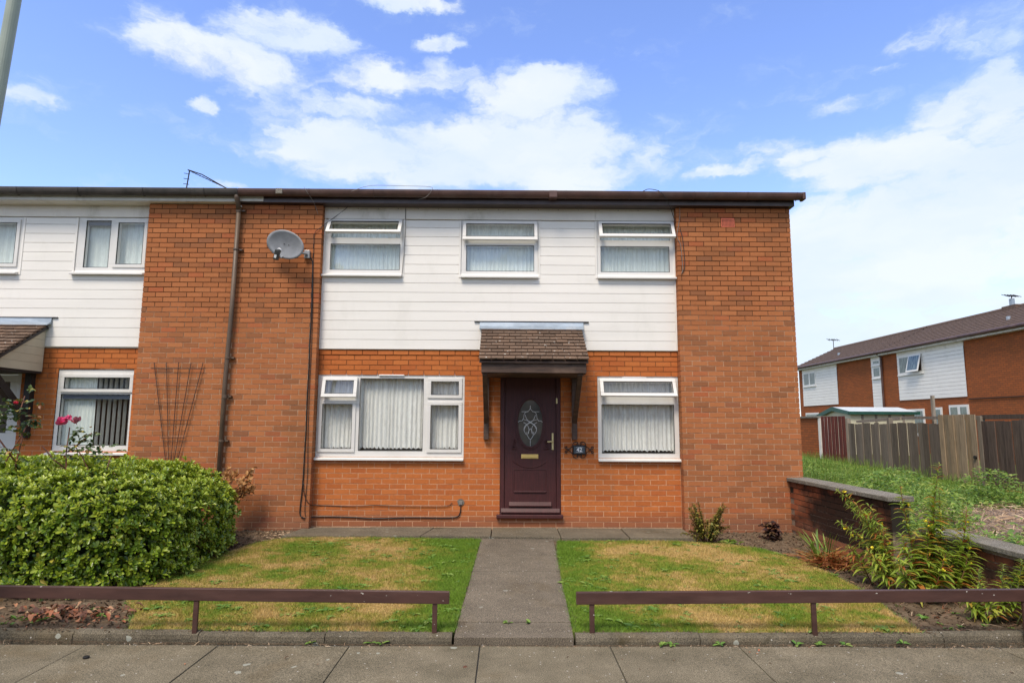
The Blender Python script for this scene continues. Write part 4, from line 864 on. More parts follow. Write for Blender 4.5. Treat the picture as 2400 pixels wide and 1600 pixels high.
# ------------------------------------------------------------------ things fixed to the houses
def cable(pts, r, mat, label, sub=4, group=None):
    """a cable hung between clips: smoothed through its points"""
    P_ = [Vector(p) for p in pts]; out = []
    for i in range(len(P_) - 1):
        p0, p1, p2, p3 = P_[max(i - 1, 0)], P_[i], P_[i + 1], P_[min(i + 2, len(P_) - 1)]
        for k in range(sub):
            t = k / sub; out.append(.5 * ((2 * p1) + (p2 - p0) * t + (2 * p0 - 5 * p1 + 4 * p2 - p3) * t * t + (3 * p1 - p0 - 3 * p2 + p3) * t ** 3))
    out.append(P_[-1]); mb = MB(); mb.tube(out, r, 5)
    return mb.build('cable', mat, None, loc=out[0], smooth=True, label=label, cat='cable', group=group)
PY = -.012
def Q(u, v, Y):       # used only to list wall positions of the cables
    return (u, Y, v)
cable([(-2.985, -.02, 3.78), (-2.92, PY, 3.72), (-2.905, PY, 3.55), (-2.90, PY, 3.3), (-2.895, PY, 2.9), (-2.90, PY, 2.5), (-2.895, PY, 2.1), (-2.90, PY, 1.65), (-2.895, PY, 1.25), (-2.90, PY, .9), (-2.905, PY, .45), (-2.925, PY, .15), (-2.92, PY, .03), (-2.86, PY, -.015), (-2.79, .12, -.02), (-2.65, .138, -.012), (-2.2, .138, -.02), (-1.9, .138, -.035), (-1.4, .138, -.02), (-.80, .138, -.02), (-.68, .138, .03), (-.665, .138, .17)], .0085, 'black_cable', 'thick black cable down the pier from the satellite dish and along the wall base')
cable([(-2.895, PY - .01, .48), (-2.87, PY - .01, .30), (-2.80, .0, .18), (-2.74, .136, .145), (-2.2, .136, .135), (-1.9, .136, .15), (-1.6, .136, .138), (-1.2, .136, .135), (-.87, .136, .14), (-.79, .136, .19)], .0048, 'black_cable', 'thin dark cable sagging in a low line beneath the large ground floor window')
cable([(-2.35, -.10, 4.66), (-2.45, .09, 4.58), (-2.66, .09, 4.40), (-2.82, PY, 4.22), (-2.90, PY, 4.13), (-2.905, PY, 3.95), (-2.90, PY, 3.60), (-2.88, PY, 3.0), (-2.872, PY, 2.4), (-2.872, PY, 1.7), (-2.862, PY, 1.1), (-2.845, PY, .6), (-2.86, PY, .12), (-2.84, PY, .0)], .0042, 'black_cable', 'thin black cable looping from the gutter down the right edge of the brick pier')
cable([(-1.57, .10, 4.62), (-1.565, .098, 4.3), (-1.575, .098, 3.95), (-1.595, .098, 3.58), (-1.605, .09, 3.52)], .0045, 'grey_cable', 'grey wire hanging beside the upper left window of the end house')
cable([(-3.02, -.225, 4.77), (-2.98, -.235, 4.70), (-2.90, -.12, 4.57), (-2.86, -.02, 4.42)], .003, 'grey_cable', 'short pale wire dangling over the gutter above the satellite dish')
cable([(2.0, -.18, 4.76), (2.08, -.24, 4.77), (2.25, -.245, 4.72), (2.40, -.13, 4.56), (2.52, .02, 4.36), (2.60, PY, 4.17), (2.625, PY, 3.95), (2.635, PY, 3.70), (2.60, PY, 3.57), (2.54, .06, 3.54)], .0055, 'black_cable', 'dark cable arching over the gutter to the sill of the upper right window')
cable([(2.58, -.02, 4.60), (2.585, PY, 4.46), (2.56, PY, 4.30), (2.53, PY, 4.12), (2.585, PY, 3.98), (2.60, PY, 3.62), (2.575, PY, 3.55)], .0042, 'grey_cable', 'pale grey wire wavering down the inner edge of the right brick pier')
cable([(-2.32, -.235, 4.70), (-2.05, -.24, 4.79), (-1.55, -.24, 4.79), (-1.16, -.24, 4.78), (-1.14, -.245, 4.72), (-1.22, -.20, 4.64), (-1.34, -.14, 4.62)], .0035, 'grey_cable', 'pale wire looped along the brown gutter above the first upper window')
t = empty('junction_box', (-.665, .15, .19), label='small grey cable entry patch low on the wall left of the front door', cat='cable box')
mb = MB(); mb.prism([(-.665 + .055 * math.cos(a) * rng.uniform(.8, 1.1), .195 + .055 * math.sin(a) * rng.uniform(.8, 1.1)) for a in np.linspace(0, 2 * math.pi, 10)[:-1]], 'y', .143, .150); mb.build('filler_patch', 'coping', t)
mb = MB(); mb.box(-.688, -.642, .128, .143, .165, .215); mb.build('cover', 'grey_cable', t, bevel=.003)
# satellite dish
t = empty('satellite_dish', (-3.02, 0, 3.80), label='grey oval satellite dish mounted on the brick pier beside the upper windows', cat='satellite dish')
mb = MB(); cx = Vector((-3.245, -.26, 3.885)); Mx = Matrix.Translation(cx) @ Matrix.Rotation(R(-14), 4, 'Z') @ Matrix.Rotation(R(14), 4, 'X') @ Matrix.Rotation(R(17), 4, 'Y'); mb.x = Mx
N, K = 40, 7; V = [(0, .045, 0)]; F = []; A_, B_ = .305, .205
for k in range(1, K + 1):
    for i in range(N): r_ = k / K; a = 2 * math.pi * i / N; V.append((A_ * r_ * math.cos(a), .045 * (1 - r_ * r_), B_ * r_ * math.sin(a)))
for i in range(N): F.append((0, 1 + (i + 1) % N, 1 + i))
for k in range(K - 1):
    for i in range(N): F.append((1 + k * N + i, 1 + k * N + (i + 1) % N, 1 + (k + 1) * N + (i + 1) % N, 1 + (k + 1) * N + i))
nb0 = len(V); V += [(x, y + .006, z) for x, y, z in V]; F += [tuple(q + nb0 for q in f[::-1]) for f in F]; e0 = 1 + (K - 1) * N
F += [(e0 + i, e0 + (i + 1) % N, nb0 + e0 + (i + 1) % N, nb0 + e0 + i) for i in range(N)]
mb.add(V, F); d = mb.build('reflector', 'dish_grey', t, smooth=True)
mb = MB(); mb.x = Mx
for a, c in ((-.04, .0), (.035, -.0)): mb.tube([(a, .036, c), (a, .046, c)], .007, 8)
mb.build('bolt', 'lnb_black', d, loc=org(d))
mb = MB(); mb.tube([Mx @ Vector((-.02, .05, -.17)), Mx @ Vector((0, -.06, -.20)), Mx @ Vector((.06, -.24, -.13))], .012, 6); mb.build('arm', 'galvanised', t)
mb = MB(); p = Mx @ Vector((.062, -.25, -.10)); mb.tube([Mx @ Vector((.05, -.19, -.075)), Mx @ Vector((.057, -.215, -.085))], .034, 14); lo = mb.build('receiver_cap', 'chrome_white', t)
mb = MB(); mb.x = Matrix.Translation(p) @ Matrix.Rotation(R(18), 4, 'Y') @ Matrix.Rotation(R(18), 4, 'X'); mb.box(-.033, .033, -.035, .035, -.115, .035); lo = mb.build('receiver', 'lnb_black', t, bevel=.012)
mb = MB(); mb.x = Matrix.Translation(p) @ Matrix.Rotation(R(18), 4, 'Y') @ Matrix.Rotation(R(18), 4, 'X'); mb.box(-.018, .014, -.038, -.0355, -.085, -.04); mb.build('sticker', 'white_paint', lo, loc=org(lo))
mb = MB(); mb.tube([(-3.20, -.20, 3.82), (-3.06, -.13, 3.80), (-2.985, -.06, 3.80)], .017, 8); mb.build('mast', 'galvanised', t)
mb = MB(); mb.box(-3.03, -2.95, -.055, -.0015, 3.74, 3.86); mb.build('bracket', 'galvanised', t, bevel=.004)
# house number plaque
t = empty('house_number_plaque', (1.05, .15, .95), label='wrought iron scroll plaque with white number 42 between front door and right window', cat='house number')
mb = MB(); mb.box(.955, 1.147, .120, .138, .885, 1.018); mb.box(.968, 1.134, .114, .120, .898, 1.005); pl = mb.build('plate', 'iron', t, bevel=.004)
mb = MB(); mb.box(.972, 1.130, .1125, .1138, .902, 1.001); mb.build('slate_face', 'slate', t)
tx = bpy.data.curves.new('number', 'FONT'); tx.body = '42'; tx.size = .082; tx.extrude = .0012; tx.align_x = 'CENTER'; tx.align_y = 'CENTER'; tx.offset = .0016; tx.materials.append(M['white_paint'])
tmp = bpy.data.objects.new('number', tx); COL.objects.link(tmp); bpy.context.view_layer.update(); nme = bpy.data.meshes.new_from_object(tmp.evaluated_get(bpy.context.evaluated_depsgraph_get())); bpy.data.objects.remove(tmp)
to = bpy.data.objects.new('number', nme); link(to, t); to.location = Vector((1.051, .111, .951)) - org(t); to.rotation_euler = (R(90), 0, 0)
mb = MB(); mb.box(1.0, 1.102, .1105, .1122, .9835, .9865); mb.build('line', 'white_paint', t); mb = MB(); mb.box(1.0, 1.102, .1105, .1122, .916, .919); mb.build('line', 'white_paint', t)
def spiral(cx_, cz_, r0, r1, a0, a1, n=14, y=.130): return [(cx_ + (r0 + (r1 - r0) * k / n) * math.cos(a0 + (a1 - a0) * k / n), y, cz_ + (r0 + (r1 - r0) * k / n) * math.sin(a0 + (a1 - a0) * k / n)) for k in range(n + 1)]
for sx_ in (-1, 1):
    for sz in (-1, 1):
        mb = MB(); f = lambda pts: [(1.051 + sx_ * (x - 1.051), y, .951 + sz * (z - .951)) for x, y, z in pts]
        mb.tube(f([(1.215, .130, .951), (1.17, .130, .985), (1.145, .130, 1.01)] + spiral(1.10, 1.02, .045, .045, .1, math.pi * .75) + spiral(1.068, 1.033, .02, .008, math.pi * .5, -math.pi * 1.0, 10)), .0062, 5); mb.build('scroll', 'iron', t)
        mb = MB(); mb.tube(f([(1.20, .130, .951), (1.222, .130, .965)] + spiral(1.240, .985, .022, .007, -math.pi * .6, math.pi * 1.5, 14)), .0062, 5); mb.build('scroll', 'iron', t)
# fan trellis on the pier between the houses
t = empty('trellis', (-4.78, 0, .86), label='rusty fan shaped wire trellis leaning against the brick pier behind the hedge', cat='trellis')
zz = lambda z: (z - .86) / (2.19 - .86)
for k, (xb, xt) in enumerate(((-4.86, -5.135), (-4.82, -4.955), (-4.785, -4.78), (-4.745, -4.60), (-4.70, -4.425))):
    mb = MB(); mb.tube([(xb, -.03, .75), (xt, -.03, 2.18)], .0055, 5); mb.build('upright', 'rusty_wire', t)
for z in (2.09, 1.845, 1.60, 1.35, 1.10):
    f = zz(z); mb = MB(); mb.tube([(-4.86 - .275 * f - .045, -.04, z), (-4.70 + .275 * f + .045, -.04, z)], .0055, 5); mb.build('crossbar', 'rusty_wire', t)
# broken aerial over the neighbour's gutter
t = empty('television_aerial', (-5.2, .9, 4.9), label='dark broken television aerial poking above the gutter left of the downpipe', cat='aerial')
mb = MB(); mb.tube([(-5.36, .9, 4.95), (-5.31, .9, 5.47)], .010, 6); mb.build('mast', 'iron', t)
mb = MB(); mb.tube([(-5.34, .9, 5.48), (-5.1, .9, 5.40), (-4.6, .9, 5.12)], .009, 6); b = mb.build('boom', 'iron', t)
for k in range(12):
    x = -5.28 + k * .058; z = 5.475 - (x + 5.34) * .47; mb = MB(); mb.tube([(x - .006, .82, z - .012), (x + .006, .98, z + .016)], .006, 4); mb.build('element', 'iron', b)
for k in range(5):
    z = 5.05 + k * .09; mb = MB(); mb.tube([(-5.37, .85, z - .01), (-5.33, .95, z + .015)], .006, 4); mb.build('element', 'iron', b)

# ------------------------------------------------------------------ low timber rails along the pavement
def rail(x0, x1, z0, z1, posts, label, grp='low brown timber rails along the pavement'):
    xm = posts[0]; t = empty('low_rail', (xm, -4.0, -.33), label=label, cat='rail fence', group=grp)
    ang = math.atan2(z1 - z0, x1 - x0); L = math.hypot(x1 - x0, z1 - z0)
    mb = MB(); mb.x = Matrix.Translation((x0, -4.05, z0)) @ Matrix.Rotation(-ang, 4, 'Y'); mb.box(0, L, 0, .042, -.092, 0); mb.build('rail', 'rail_paint', t, bevel=.004)
    for x in posts:
        z = z0 + (z1 - z0) * (x - x0) / (x1 - x0); mb = MB(); mb.box(x - .019, x + .019, -4.042, -4.018, -.345, z - .088); mb.build('post', 'rail_paint', t, bevel=.003)
rail(-6.6, -.449, .064, .005, [-6.3, -4.35, -2.435, -.562], 'brown timber rail on thin posts in front of the hedge and left lawn')
rail(.553, 5.6, .004, .054, [.676, 2.43, 4.11], 'brown timber rail on thin posts in front of the right lawn and flower bed')

# ------------------------------------------------------------------ street lamps
def lamp(x, y, z, h, label, toward=1, lean=0):
    t = empty('street_lamp', (x, y, z), label=label, cat='street lamp', group='street lamps of the road')
    mb = MB(); mb.tube([(x - lean * h, y, z), (x - lean * (h - 1.5), y, z + 1.5), (x - lean * (h - 1.52), y, z + 1.52), (x, y, z + h)], [.080, .080, .050, .046], 20); mb.build('pole', 'lamp_paint', t, smooth=False)
    mb = MB(); mb.tube([(x, y, z + h), (x, y + toward * .25, z + h + .12), (x, y + toward * .7, z + h + .16)], .03, 10); mb.build('arm', 'lamp_paint', t)
    mb = MB(); mb.x = Matrix.Translation((x, y + toward * .95, z + h + .15)); mb.prism([(-.16, -.05), (.16, -.05), (.19, .02), (.12, .08), (-.12, .08), (-.19, .02)], 'y', -.3, .3); mb.build('lamp_head', 'lamp_paint', t, bevel=.02)
lamp(-3.863, -4.5, -.37, 7.6, 'tall grey green street lamp post at the left edge by the pavement', -1, .056)
lamp(-7.7, -19.5, -.45, 8.6, 'street lamp across the road mirrored in the upper left window')

# ------------------------------------------------------------------ garden wall between the gardens
G = empty('garden_wall', (4.15, -2.1, -.2), label='low sooty brick garden wall with grey concrete coping on the right of the garden', cat='garden wall')
def wall_run(ya, yb, zt, xf=4.045):
    k0, k1 = -5, int(round(zt / CO)); lst = []
    for k in range(k0, k1):
        y = ya - (BM / 2 if k % 2 else 0)
        while y > yb:
            a, b = max(y - BM, yb), min(y, ya)
            if b - a > .03: lst.append((a + .005, b - .005, k * CO, rng.uniform(-.002, .002), 'sooty_brick' if (y > -2.0 and k > -2) or k > -1 or y < -2.4 else 'pier_brick'))
            y -= BM
    cache = {}
    for a, b, z, dx, mt in lst:
        kk = (round(b - a, 3), mt)
        if kk not in cache: cache[kk] = raw_mesh('brick', np.array([(0, -.5, 0), (1, -.5, 0), (1, .5, 0), (0, .5, 0), (0, -.5, 1), (1, -.5, 1), (1, .5, 1), (0, .5, 1)]) * np.array([.2, kk[0], .0645]), BOXF, mt)
        put('brick', cache[kk], (xf + dx, (a + b) / 2, z + .005), G)
    mb = MB(); mb.box(xf + .008, xf + .193, yb, ya, -.5, zt - .004); mb.build('mortar', 'garden_mortar', G)
wall_run(-.002, -2.42, .525); wall_run(-2.20, -4.6, .1875, 4.50)
mb = MB(); mb.box(4.24, 4.70, -2.41, -2.21, -.5, .16); mb.build('return_wall', 'sooty_brick', G)
def cope(ya, yb, z, n, x0=4.0):
    for i in range(n):
        a, b = ya + (yb - ya) * i / n, ya + (yb - ya) * (i + 1) / n; mb = MB(); dz = rng.uniform(-.003, .003)
        mb.prism([(x0 + rng.uniform(0, .006), z + dz), (x0 + .285, z + dz), (x0 + .285, z + .058 + dz), (x0, z + .052 + dz)], 'y', b + .004, a - .004); mb.build('coping_slab', 'coping', G, loc=(4.14, a, z), bevel=.008)
cope(-.0, -2.46, .527, 4); cope(-2.20, -4.6, .182, 3, 4.455)
# ground beyond the wall, mulch and the back fence
def zr(x, y): return max(.05, .10 + .030 * max(0, y - 1)) if y > -4.6 else -.4
bumpy('side_ground', 4.72, 14, -4.6, -2.2, lambda x, y: zr(x, y), 'weedy_earth', .16, .05, 1.2, kind='structure')
bumpy('side_ground', 4.24, 14, -2.3, 12, lambda x, y: zr(x, y) - (0.05 if x > 9.3 else 0), 'weedy_earth', .16, .05, 1.2, kind='structure')
bumpy('chipping_patch', 5.2, 8.2, -3.2, .6, lambda x, y: zr(x, y) + .04 - .12 * max(0, ((x - 6.7) / 1.5) ** 2 + ((y + 1.3) / 1.9) ** 2 - .55), 'chippings', .07, .035, 3, kind='structure')
bumpy('far_ground', 9.25, 60, -4, 70, lambda x, y: -.25, 'ground', 3.0, .05, .2, kind='structure')
litter('dry_stalks', 'straw', 1500, (5.3, 8.2, -3.1, .4), 'strap', (.06, .20), .07, .07, lambda y: .12 + 0 * y)
mb = MB(); mb.box(5.98, 6.04, -2.55, -2.50, .20, .235); mb.build('litter', 'teal_litter', label='scrap of pale blue litter on the brown chippings beyond the garden wall', cat='litter', bevel=.01)
F_ = empty('board_fence', (9.2, 4, .1), label='close boarded timber fence of grey, new pale and dark boards on a low brick plinth', cat='fence')
def boards(ya, yb, pitch, zt, mat, th=.022, zb=lambda y: .16 + .02 * max(0, y - 3), dx=0, jit=.012, tilt=0):
    n = max(1, round((yb - ya) / pitch)); p = (yb - ya) / n
    for i in range(n):
        y = ya + i * p; mb = MB(); g = -.018 if i % 2 else rng.uniform(.010, .026); x = 9.2 + dx + (i % 2) * .028 + rng.uniform(0, .004); top = zt + rng.uniform(-jit, jit); o = rng.uniform(-.006, .006)
        mb.box(x, x + th, y + g * .5, y + p - g * .5, zb(y) - .02, top); ob = mb.build('board', mat, F_, loc=(x, y, zb(y)))
boards(8.15, 9.52, .0975, 1.585, 'red_boards', dx=-.01, jit=.003, zb=lambda y: .30)
boards(4.36, 8.08, .19, 1.385, 'grey_board', jit=.018)
boards(3.24, 4.33, .155, 1.555, 'new_board', dx=-.03, jit=.004)
boards(-1.6, 3.20, .20, 1.43, 'brown_board', jit=.015)
for y in (8.11, 6.2, 4.34, 3.21, 1.4, -.4):
    mb = MB(); mb.box(9.215, 9.31, y - .05, y + .05, .05, 1.52); mb.build('fence_post', 'plank_grey', F_)
mb = MB(); mb.box(9.25, 9.30, 3.2, 4.4, 1.455, 1.53); mb.build('top_rail', 'plank_grey', F_); mb = MB(); mb.box(9.26, 9.31, -1.6, 3.2, 1.46, 1.545); mb.build('top_rail', 'brown_board', F_)
mb = MB(); mb.box(9.08, 9.30, -2, 7.0, -.1, .115); mb.build('brick_plinth', 'far_brick', F_)
for i in range(9): mb = MB(); mb.box(9.05, 9.33, -1.9 + i * .99, -.92 + i * .99, .115, .16); mb.build('plinth_coping', 'panel_brick', F_)
mb = MB(); mb.tube([(9.14, 3.30, .72), (9.18, 3.30, .72)], .035, 10); mb.build('latch', 'iron', F_)
# planks and a post lying behind the fence top
for i, (ya, yb, za, zb_, lab) in enumerate(((6.0, 8.0, 1.50, 1.43, 'grey plank leaning behind the weathered fence beside the red boards'), (4.6, 6.0, 1.50, 1.52, 'long grey plank laid level behind the weathered fence near the pale boards'))):
    mb = MB(); mb.tube([(9.42, ya, za), (9.46, yb, zb_)], .045, 4); mb.build('plank', 'plank_grey', label=lab, cat='plank')
mb = MB(); mb.box(9.5, 9.56, 4.95, 5.01, 0, 2.0); mb.build('timber_post', 'plank_grey', label='bare timber post standing behind the fence by the pale new boards', cat='post')
# far brick garden wall with whitewashed end
t = empty('boundary_wall', (9.2, 10.2, .2), label='far brown brick boundary wall with whitewashed end beside red fence boards', cat='wall')
mb = MB(); mb.box(9.2, 9.42, 9.66, 12.5, 0, 1.545); mb.build('brickwork', 'far_brick', t); mb = MB(); mb.box(9.15, 9.47, 9.60, 12.5, 1.55, 1.60); mb.build('coping', 'coping', t)
mb = MB(); mb.box(9.192, 9.42, 9.53, 9.66, 0, 1.545); mb.build('whitewashed_end', 'whitewash', t)
# prefabricated garage behind the fence
t = empty('garage', (13.7, 15, -.2), label='cream prefabricated garage with dark green roof edge behind the fence', cat='garage')
mb = MB(); mb.prism([(14.0, -.25), (16.2, -.25), (16.2, 1.68), (15.1, 1.93), (14.0, 1.74)], 'x', 12.5, 14.85); mb.build('wall', 'cream', t)
mb = MB(); mb.prism([(13.9, 1.79), (15.1, 1.99), (16.3, 1.70), (16.3, 1.73), (15.1, 2.03), (13.9, 1.83)], 'x', 12.42, 14.95); mb.build('roof', 'shed_roof', t)
mb = MB(); mb.prism([(13.88, 1.72), (15.1, 1.88), (16.3, 1.62), (16.3, 1.75), (15.1, 2.035), (13.88, 1.84)], 'x', 12.38, 12.42); mb.box(12.38, 14.98, 13.86, 13.90, 1.735, 1.84); mb.build('fascia', 'green_trim', t)
for x in (12.9, 13.4, 13.9, 14.4): mb = MB(); mb.box(x, x + .07, 13.97, 14.0, -.2, 1.72); mb.build('panel_strip', 'plank_grey', t)

# ------------------------------------------------------------------ the far terrace on the right
def far_house(y0, y1, label, panels, wins, group='houses of the far terrace'):
    XF = 17.5; t = empty('terraced_house', (XF, (y0 + y1) / 2, -.2), label=label, cat='house', group=group)
    mb = MB(); mb.box(XF, XF + 4.6, y0, y1, -.3, 4.62)
    mb.prism([(XF, 4.62), (XF + 4.6, 4.62), (XF + 2.3, 5.84)], 'y', y1 - .2, y1); mb.build('wall', 'far_brick', t)
    for a, b, z0, z1 in panels:
        n = int((z1 - z0) / .147)
        for k in range(n): mb = MB(); z = z0 + (z1 - z0) * k / n; h = (z1 - z0) / n; mb.prism([(XF - .035, z), (XF - .001, z), (XF - .001, z + h), (XF - .018, z + h), (XF - .035, z + h - .02)], 'y', a, b) if False else mb.add([(XF - .035, a, z), (XF - .035, b, z), (XF - .035, b, z + h - .018), (XF - .035, a, z + h - .018), (XF - .018, a, z + h), (XF - .018, b, z + h)], [(0, 1, 2, 3), (3, 2, 5, 4)]); mb.build('cladding_board', 'cladding', t)
        mb = MB(); mb.box(XF - .04, XF, a, b, z1, 4.60); mb.build('frieze_board', 'frieze', t)
    for a, b, z0, z1, mull, op in wins:
        mb = MB(); mb.box(XF - .05, XF + .02, a, b, z0, z1); w = mb.build('window', 'upvc', t, loc=(XF, a, z0))
        zs = [(z0 + .09, z1 - .09)]; cuts = [a] + mull + [b]
        for i in range(len(cuts) - 1):
            p, q = cuts[i] + .08, cuts[i + 1] - .08
            if op and i == 0:
                m2 = MB(); m2.box(XF - .054, XF - .051, p, q, z0 + .09, z1 - .09); m2.build('opening', 'hole', w, loc=org(w))
                m2 = MB(); m2.x = Matrix.Translation((XF - .06, (p + q) / 2, z1 - .04)) @ Matrix.Rotation(R(14), 4, 'Y'); L = z1 - z0 - .08; m2.box(-.03, 0, -(q - p) / 2 - .06, (q - p) / 2 + .06, -L, 0); s_ = m2.build('sash', 'upvc', w, loc=org(w))
                m2 = MB(); m2.x = Matrix.Translation((XF - .06, (p + q) / 2, z1 - .04)) @ Matrix.Rotation(R(14), 4, 'Y'); m2.box(-.034, -.031, -(q - p) / 2, (q - p) / 2, -L + .07, -.07); m2.build('pane', 'far_glass', w, loc=org(w))
            else: m2 = MB(); m2.box(XF - .056, XF - .051, p, q, z0 + .09, z1 - .09); m2.build('pane', 'far_glass', w, loc=org(w))
        m2 = MB(); m2.box(XF - .10, XF, a - .03, b + .03, z0 - .05, z0 - .002); m2.build('sill', 'upvc', w, loc=org(w))
    rf = MB(); rf.prism([(XF - .25, 4.72), (XF + 2.3, 5.90), (XF + 4.85, 4.72), (XF + 4.85, 4.66), (XF + 2.3, 5.80), (XF - .25, 4.66)], 'y', y0, y1 + .12); r_ = rf.build('roof', 'far_tile', t)
    for k in range(11):
        f = k / 11; x = XF - .28 + 2.58 * f; z = 4.735 + 1.19 * f; d = 2.58 / 11; mb = MB(); mb.prism([(x, z - .005), (x, z + .045), (x + d + .05, z + 1.19 / 11 + .022), (x + d + .05, z + 1.19 / 11 - .02)], 'y', y0, y1 + .12); mb.build('tile_course', 'far_tile', r_)
    mb = MB(); mb.tube([(XF + 2.3, y0, 5.93), (XF + 2.3, y1 + .12, 5.93)], .09, 8); mb.build('ridge_tile', 'far_tile', r_)
    mb = MB(); mb.tube([(XF - .30, y0, 4.70), (XF - .30, y1 + .12, 4.70)], .065, 8); mb.build('gutter', 'brown_gutter', t)
    mb = MB(); mb.box(XF - .24, XF - .21, y0, y1, 4.57, 4.72); mb.box(XF - .21, XF, y0, y1, 4.57, 4.60); mb.build('fascia_board', 'white_fascia', t)
    for y in ((y0 + y1) / 2 + .8,): mb = MB(); mb.tube([(XF + .65, y, 4.98), (XF + .65, y, 5.28)], .07, 8); mb.build('roof_vent', 'lead', t)
    return t
m = Mat('far_glass'); m.col(m.ramp(m.noise(9, 3, .5, (1, 3, .3)), [(.35, (.03, .045, .045)), (.65, (.16, .21, .20))])).rough(.06).spec(.8); M['far_glass'] = m.m
fa = far_house(20.2, 28.8, 'farther house of the right hand terrace with small upper window beside white boards', [(24.33, 28.3, 2.45, 4.40), (20.3, 21.1, .6, 4.40)], [(26.7, 28.15, 3.58, 4.40, [27.42], False), (20.35, 20.98, 3.56, 4.12, [], False), (20.35, 20.98, 4.16, 4.45, [], False), (26.6, 28.1, 1.0, 2.05, [], False), (25.2, 26.0, 1.3, 2.05, [], False)])
fb = far_house(5.0, 20.17, 'nearer house of the right hand terrace with open upper window in white boards', [(14.85, 19.05, 2.45, 4.40)], [(17.30, 18.95, 3.56, 4.40, [18.15], True), (17.45, 18.95, .95, 2.05, [18.2], False), (16.35, 16.95, 1.35, 2.08, [], False), (14.85, 15.9, .0, 2.15, [15.35], False)])
mb = MB(); mb.tube([(17.20, 20.2, 4.7), (17.42, 20.2, 4.5), (17.42, 20.2, -.2)], .05, 8); mb.build('downpipe', 'brown_gutter', fb)
mb = MB(); mb.box(17.35, 17.5, 20.1, 20.3, 4.56, 4.8); mb.build('rainwater_hopper', 'white_fascia', fb)
mb = MB(); mb.tube([(17.47, 14.8, 2.35), (17.47, 5.2, 2.33)], .018, 5); mb.build('pipe', 'iron', fb)
for (x, y, z, lab, sc) in ((19.8, 29.0, 5.8, 'small television aerial on a thin mast over the far end of the right terrace', 1), (19.8, 15.2, 5.9, 'dark television aerial on the ridge at the right edge of the photo', .75)):
    t = empty('television_aerial', (x, y, z), label=lab, cat='aerial'); mb = MB(); mb.tube([(x, y, z - .1), (x, y, z + .75 * sc)], .02, 6); mb.build('mast', 'iron', t)
    mb = MB(); mb.tube([(x - .35 * sc, y, z + .72 * sc), (x + .35 * sc, y + .1, z + .68 * sc)], .02, 5); b = mb.build('boom', 'iron', t)
    for k in range(5): xx = x - .3 * sc + .15 * k * sc; mb = MB(); mb.tube([(xx, y - .2, z + .70 * sc - .08), (xx, y + .2, z + .70 * sc + .08)], .014, 4); mb.build('element', 'iron', b)
t = empty('chimney_vent', (19.8, 15.0, 5.9), label='low flue cowl on the roof ridge below the dark aerial at far right', cat='flue'); mb = MB(); mb.box(19.6, 20.0, 14.8, 15.5, 5.8, 6.02); mb.build('base', 'far_tile', t); mb = MB(); mb.tube([(19.8, 15.2, 6.02), (19.8, 15.2, 6.3)], .09, 8); mb.build('flue', 'lead', t)

# ------------------------------------------------------------------ the hedge
H = empty('hedge', (-5.6, -1.8, -.25), label='dense glossy green rounded hedge behind the brown rail at the left', cat='hedge')
HC = np.array([-6.02, -1.80, .0]); HA = np.array([2.66, 1.42, .84])
def hedge_surface(n):
    P_, N_ = [], []
    while len(P_) < n:
        d = nr.normal(size=3) * np.array([1, 1, 1]); d /= np.linalg.norm(d)
        q = np.abs(d) ** 1.0; s = (np.abs(d[0] / HA[0]) ** 4.2 + np.abs(d[1] / HA[1]) ** 4.2 + np.abs(d[2] / HA[2]) ** 4.2) ** (-1 / 4.2)
        p = d * s
        if p[2] < -.33 or p[0] < -1.1 or (p[1] > .9 and p[2] < .4): continue
        g = np.sign(p) * np.abs(p / HA) ** 3.2 / HA; g /= np.linalg.norm(g)
        w = 1.0 / (abs(np.dot(d, g)) + .15) * s * s
        if nr.rand() * 9 > w: continue
        P_.append(p); N_.append(g)
    return np.array(P_), np.array(N_)
hp, hn = hedge_surface(11000)
lump = np.array([mn.noise(Vector(p * 2.2)) + .6 * mn.noise(Vector(p * 5.5)) for p in hp])
hp = hp + hn * (.085 * lump)[:, None]; depth_ = nr.rand(len(hp)) ** 1.3 * .20 - .05 * (nr.rand(len(hp)) < .06); hp = hp - hn * depth_[:, None]
pos, axv, upv, ln_, mi_, rn_ = [], [], [], [], [], []
for p, g, dd in zip(hp, hn, depth_):
    ax = g * .75 + np.array([0, -.12, .62]) + nr.normal(size=3) * .30; ax /= np.linalg.norm(ax)
    a1 = np.cross(ax, [.3, .9, .2]); a1 /= np.linalg.norm(a1); a2 = np.cross(ax, a1); k = nr.randint(6, 9); top = g[2] > .25 or nr.rand() < .25; base = nr.rand()
    for i in range(k):
        t = 2.4 * i + nr.rand() * .5; e = .35 + .5 * i / k + nr.rand() * .15
        dv = ax * e + (a1 * math.cos(t) + a2 * math.sin(t)) * (1.05 - e * .55); q = p + HC + ax * (.022 * i / k) + nr.normal(size=3) * .004
        if q[2] < gz(q[1]) + .03: continue
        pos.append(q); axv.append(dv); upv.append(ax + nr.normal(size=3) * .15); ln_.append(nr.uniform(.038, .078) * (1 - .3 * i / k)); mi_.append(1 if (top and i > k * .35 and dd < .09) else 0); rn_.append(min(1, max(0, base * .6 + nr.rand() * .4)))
ln_ = np.array(ln_)
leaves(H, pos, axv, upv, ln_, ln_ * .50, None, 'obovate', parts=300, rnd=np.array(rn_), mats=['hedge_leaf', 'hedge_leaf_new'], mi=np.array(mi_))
core = MB(); V = []; F = []; NU, NV = 36, 18
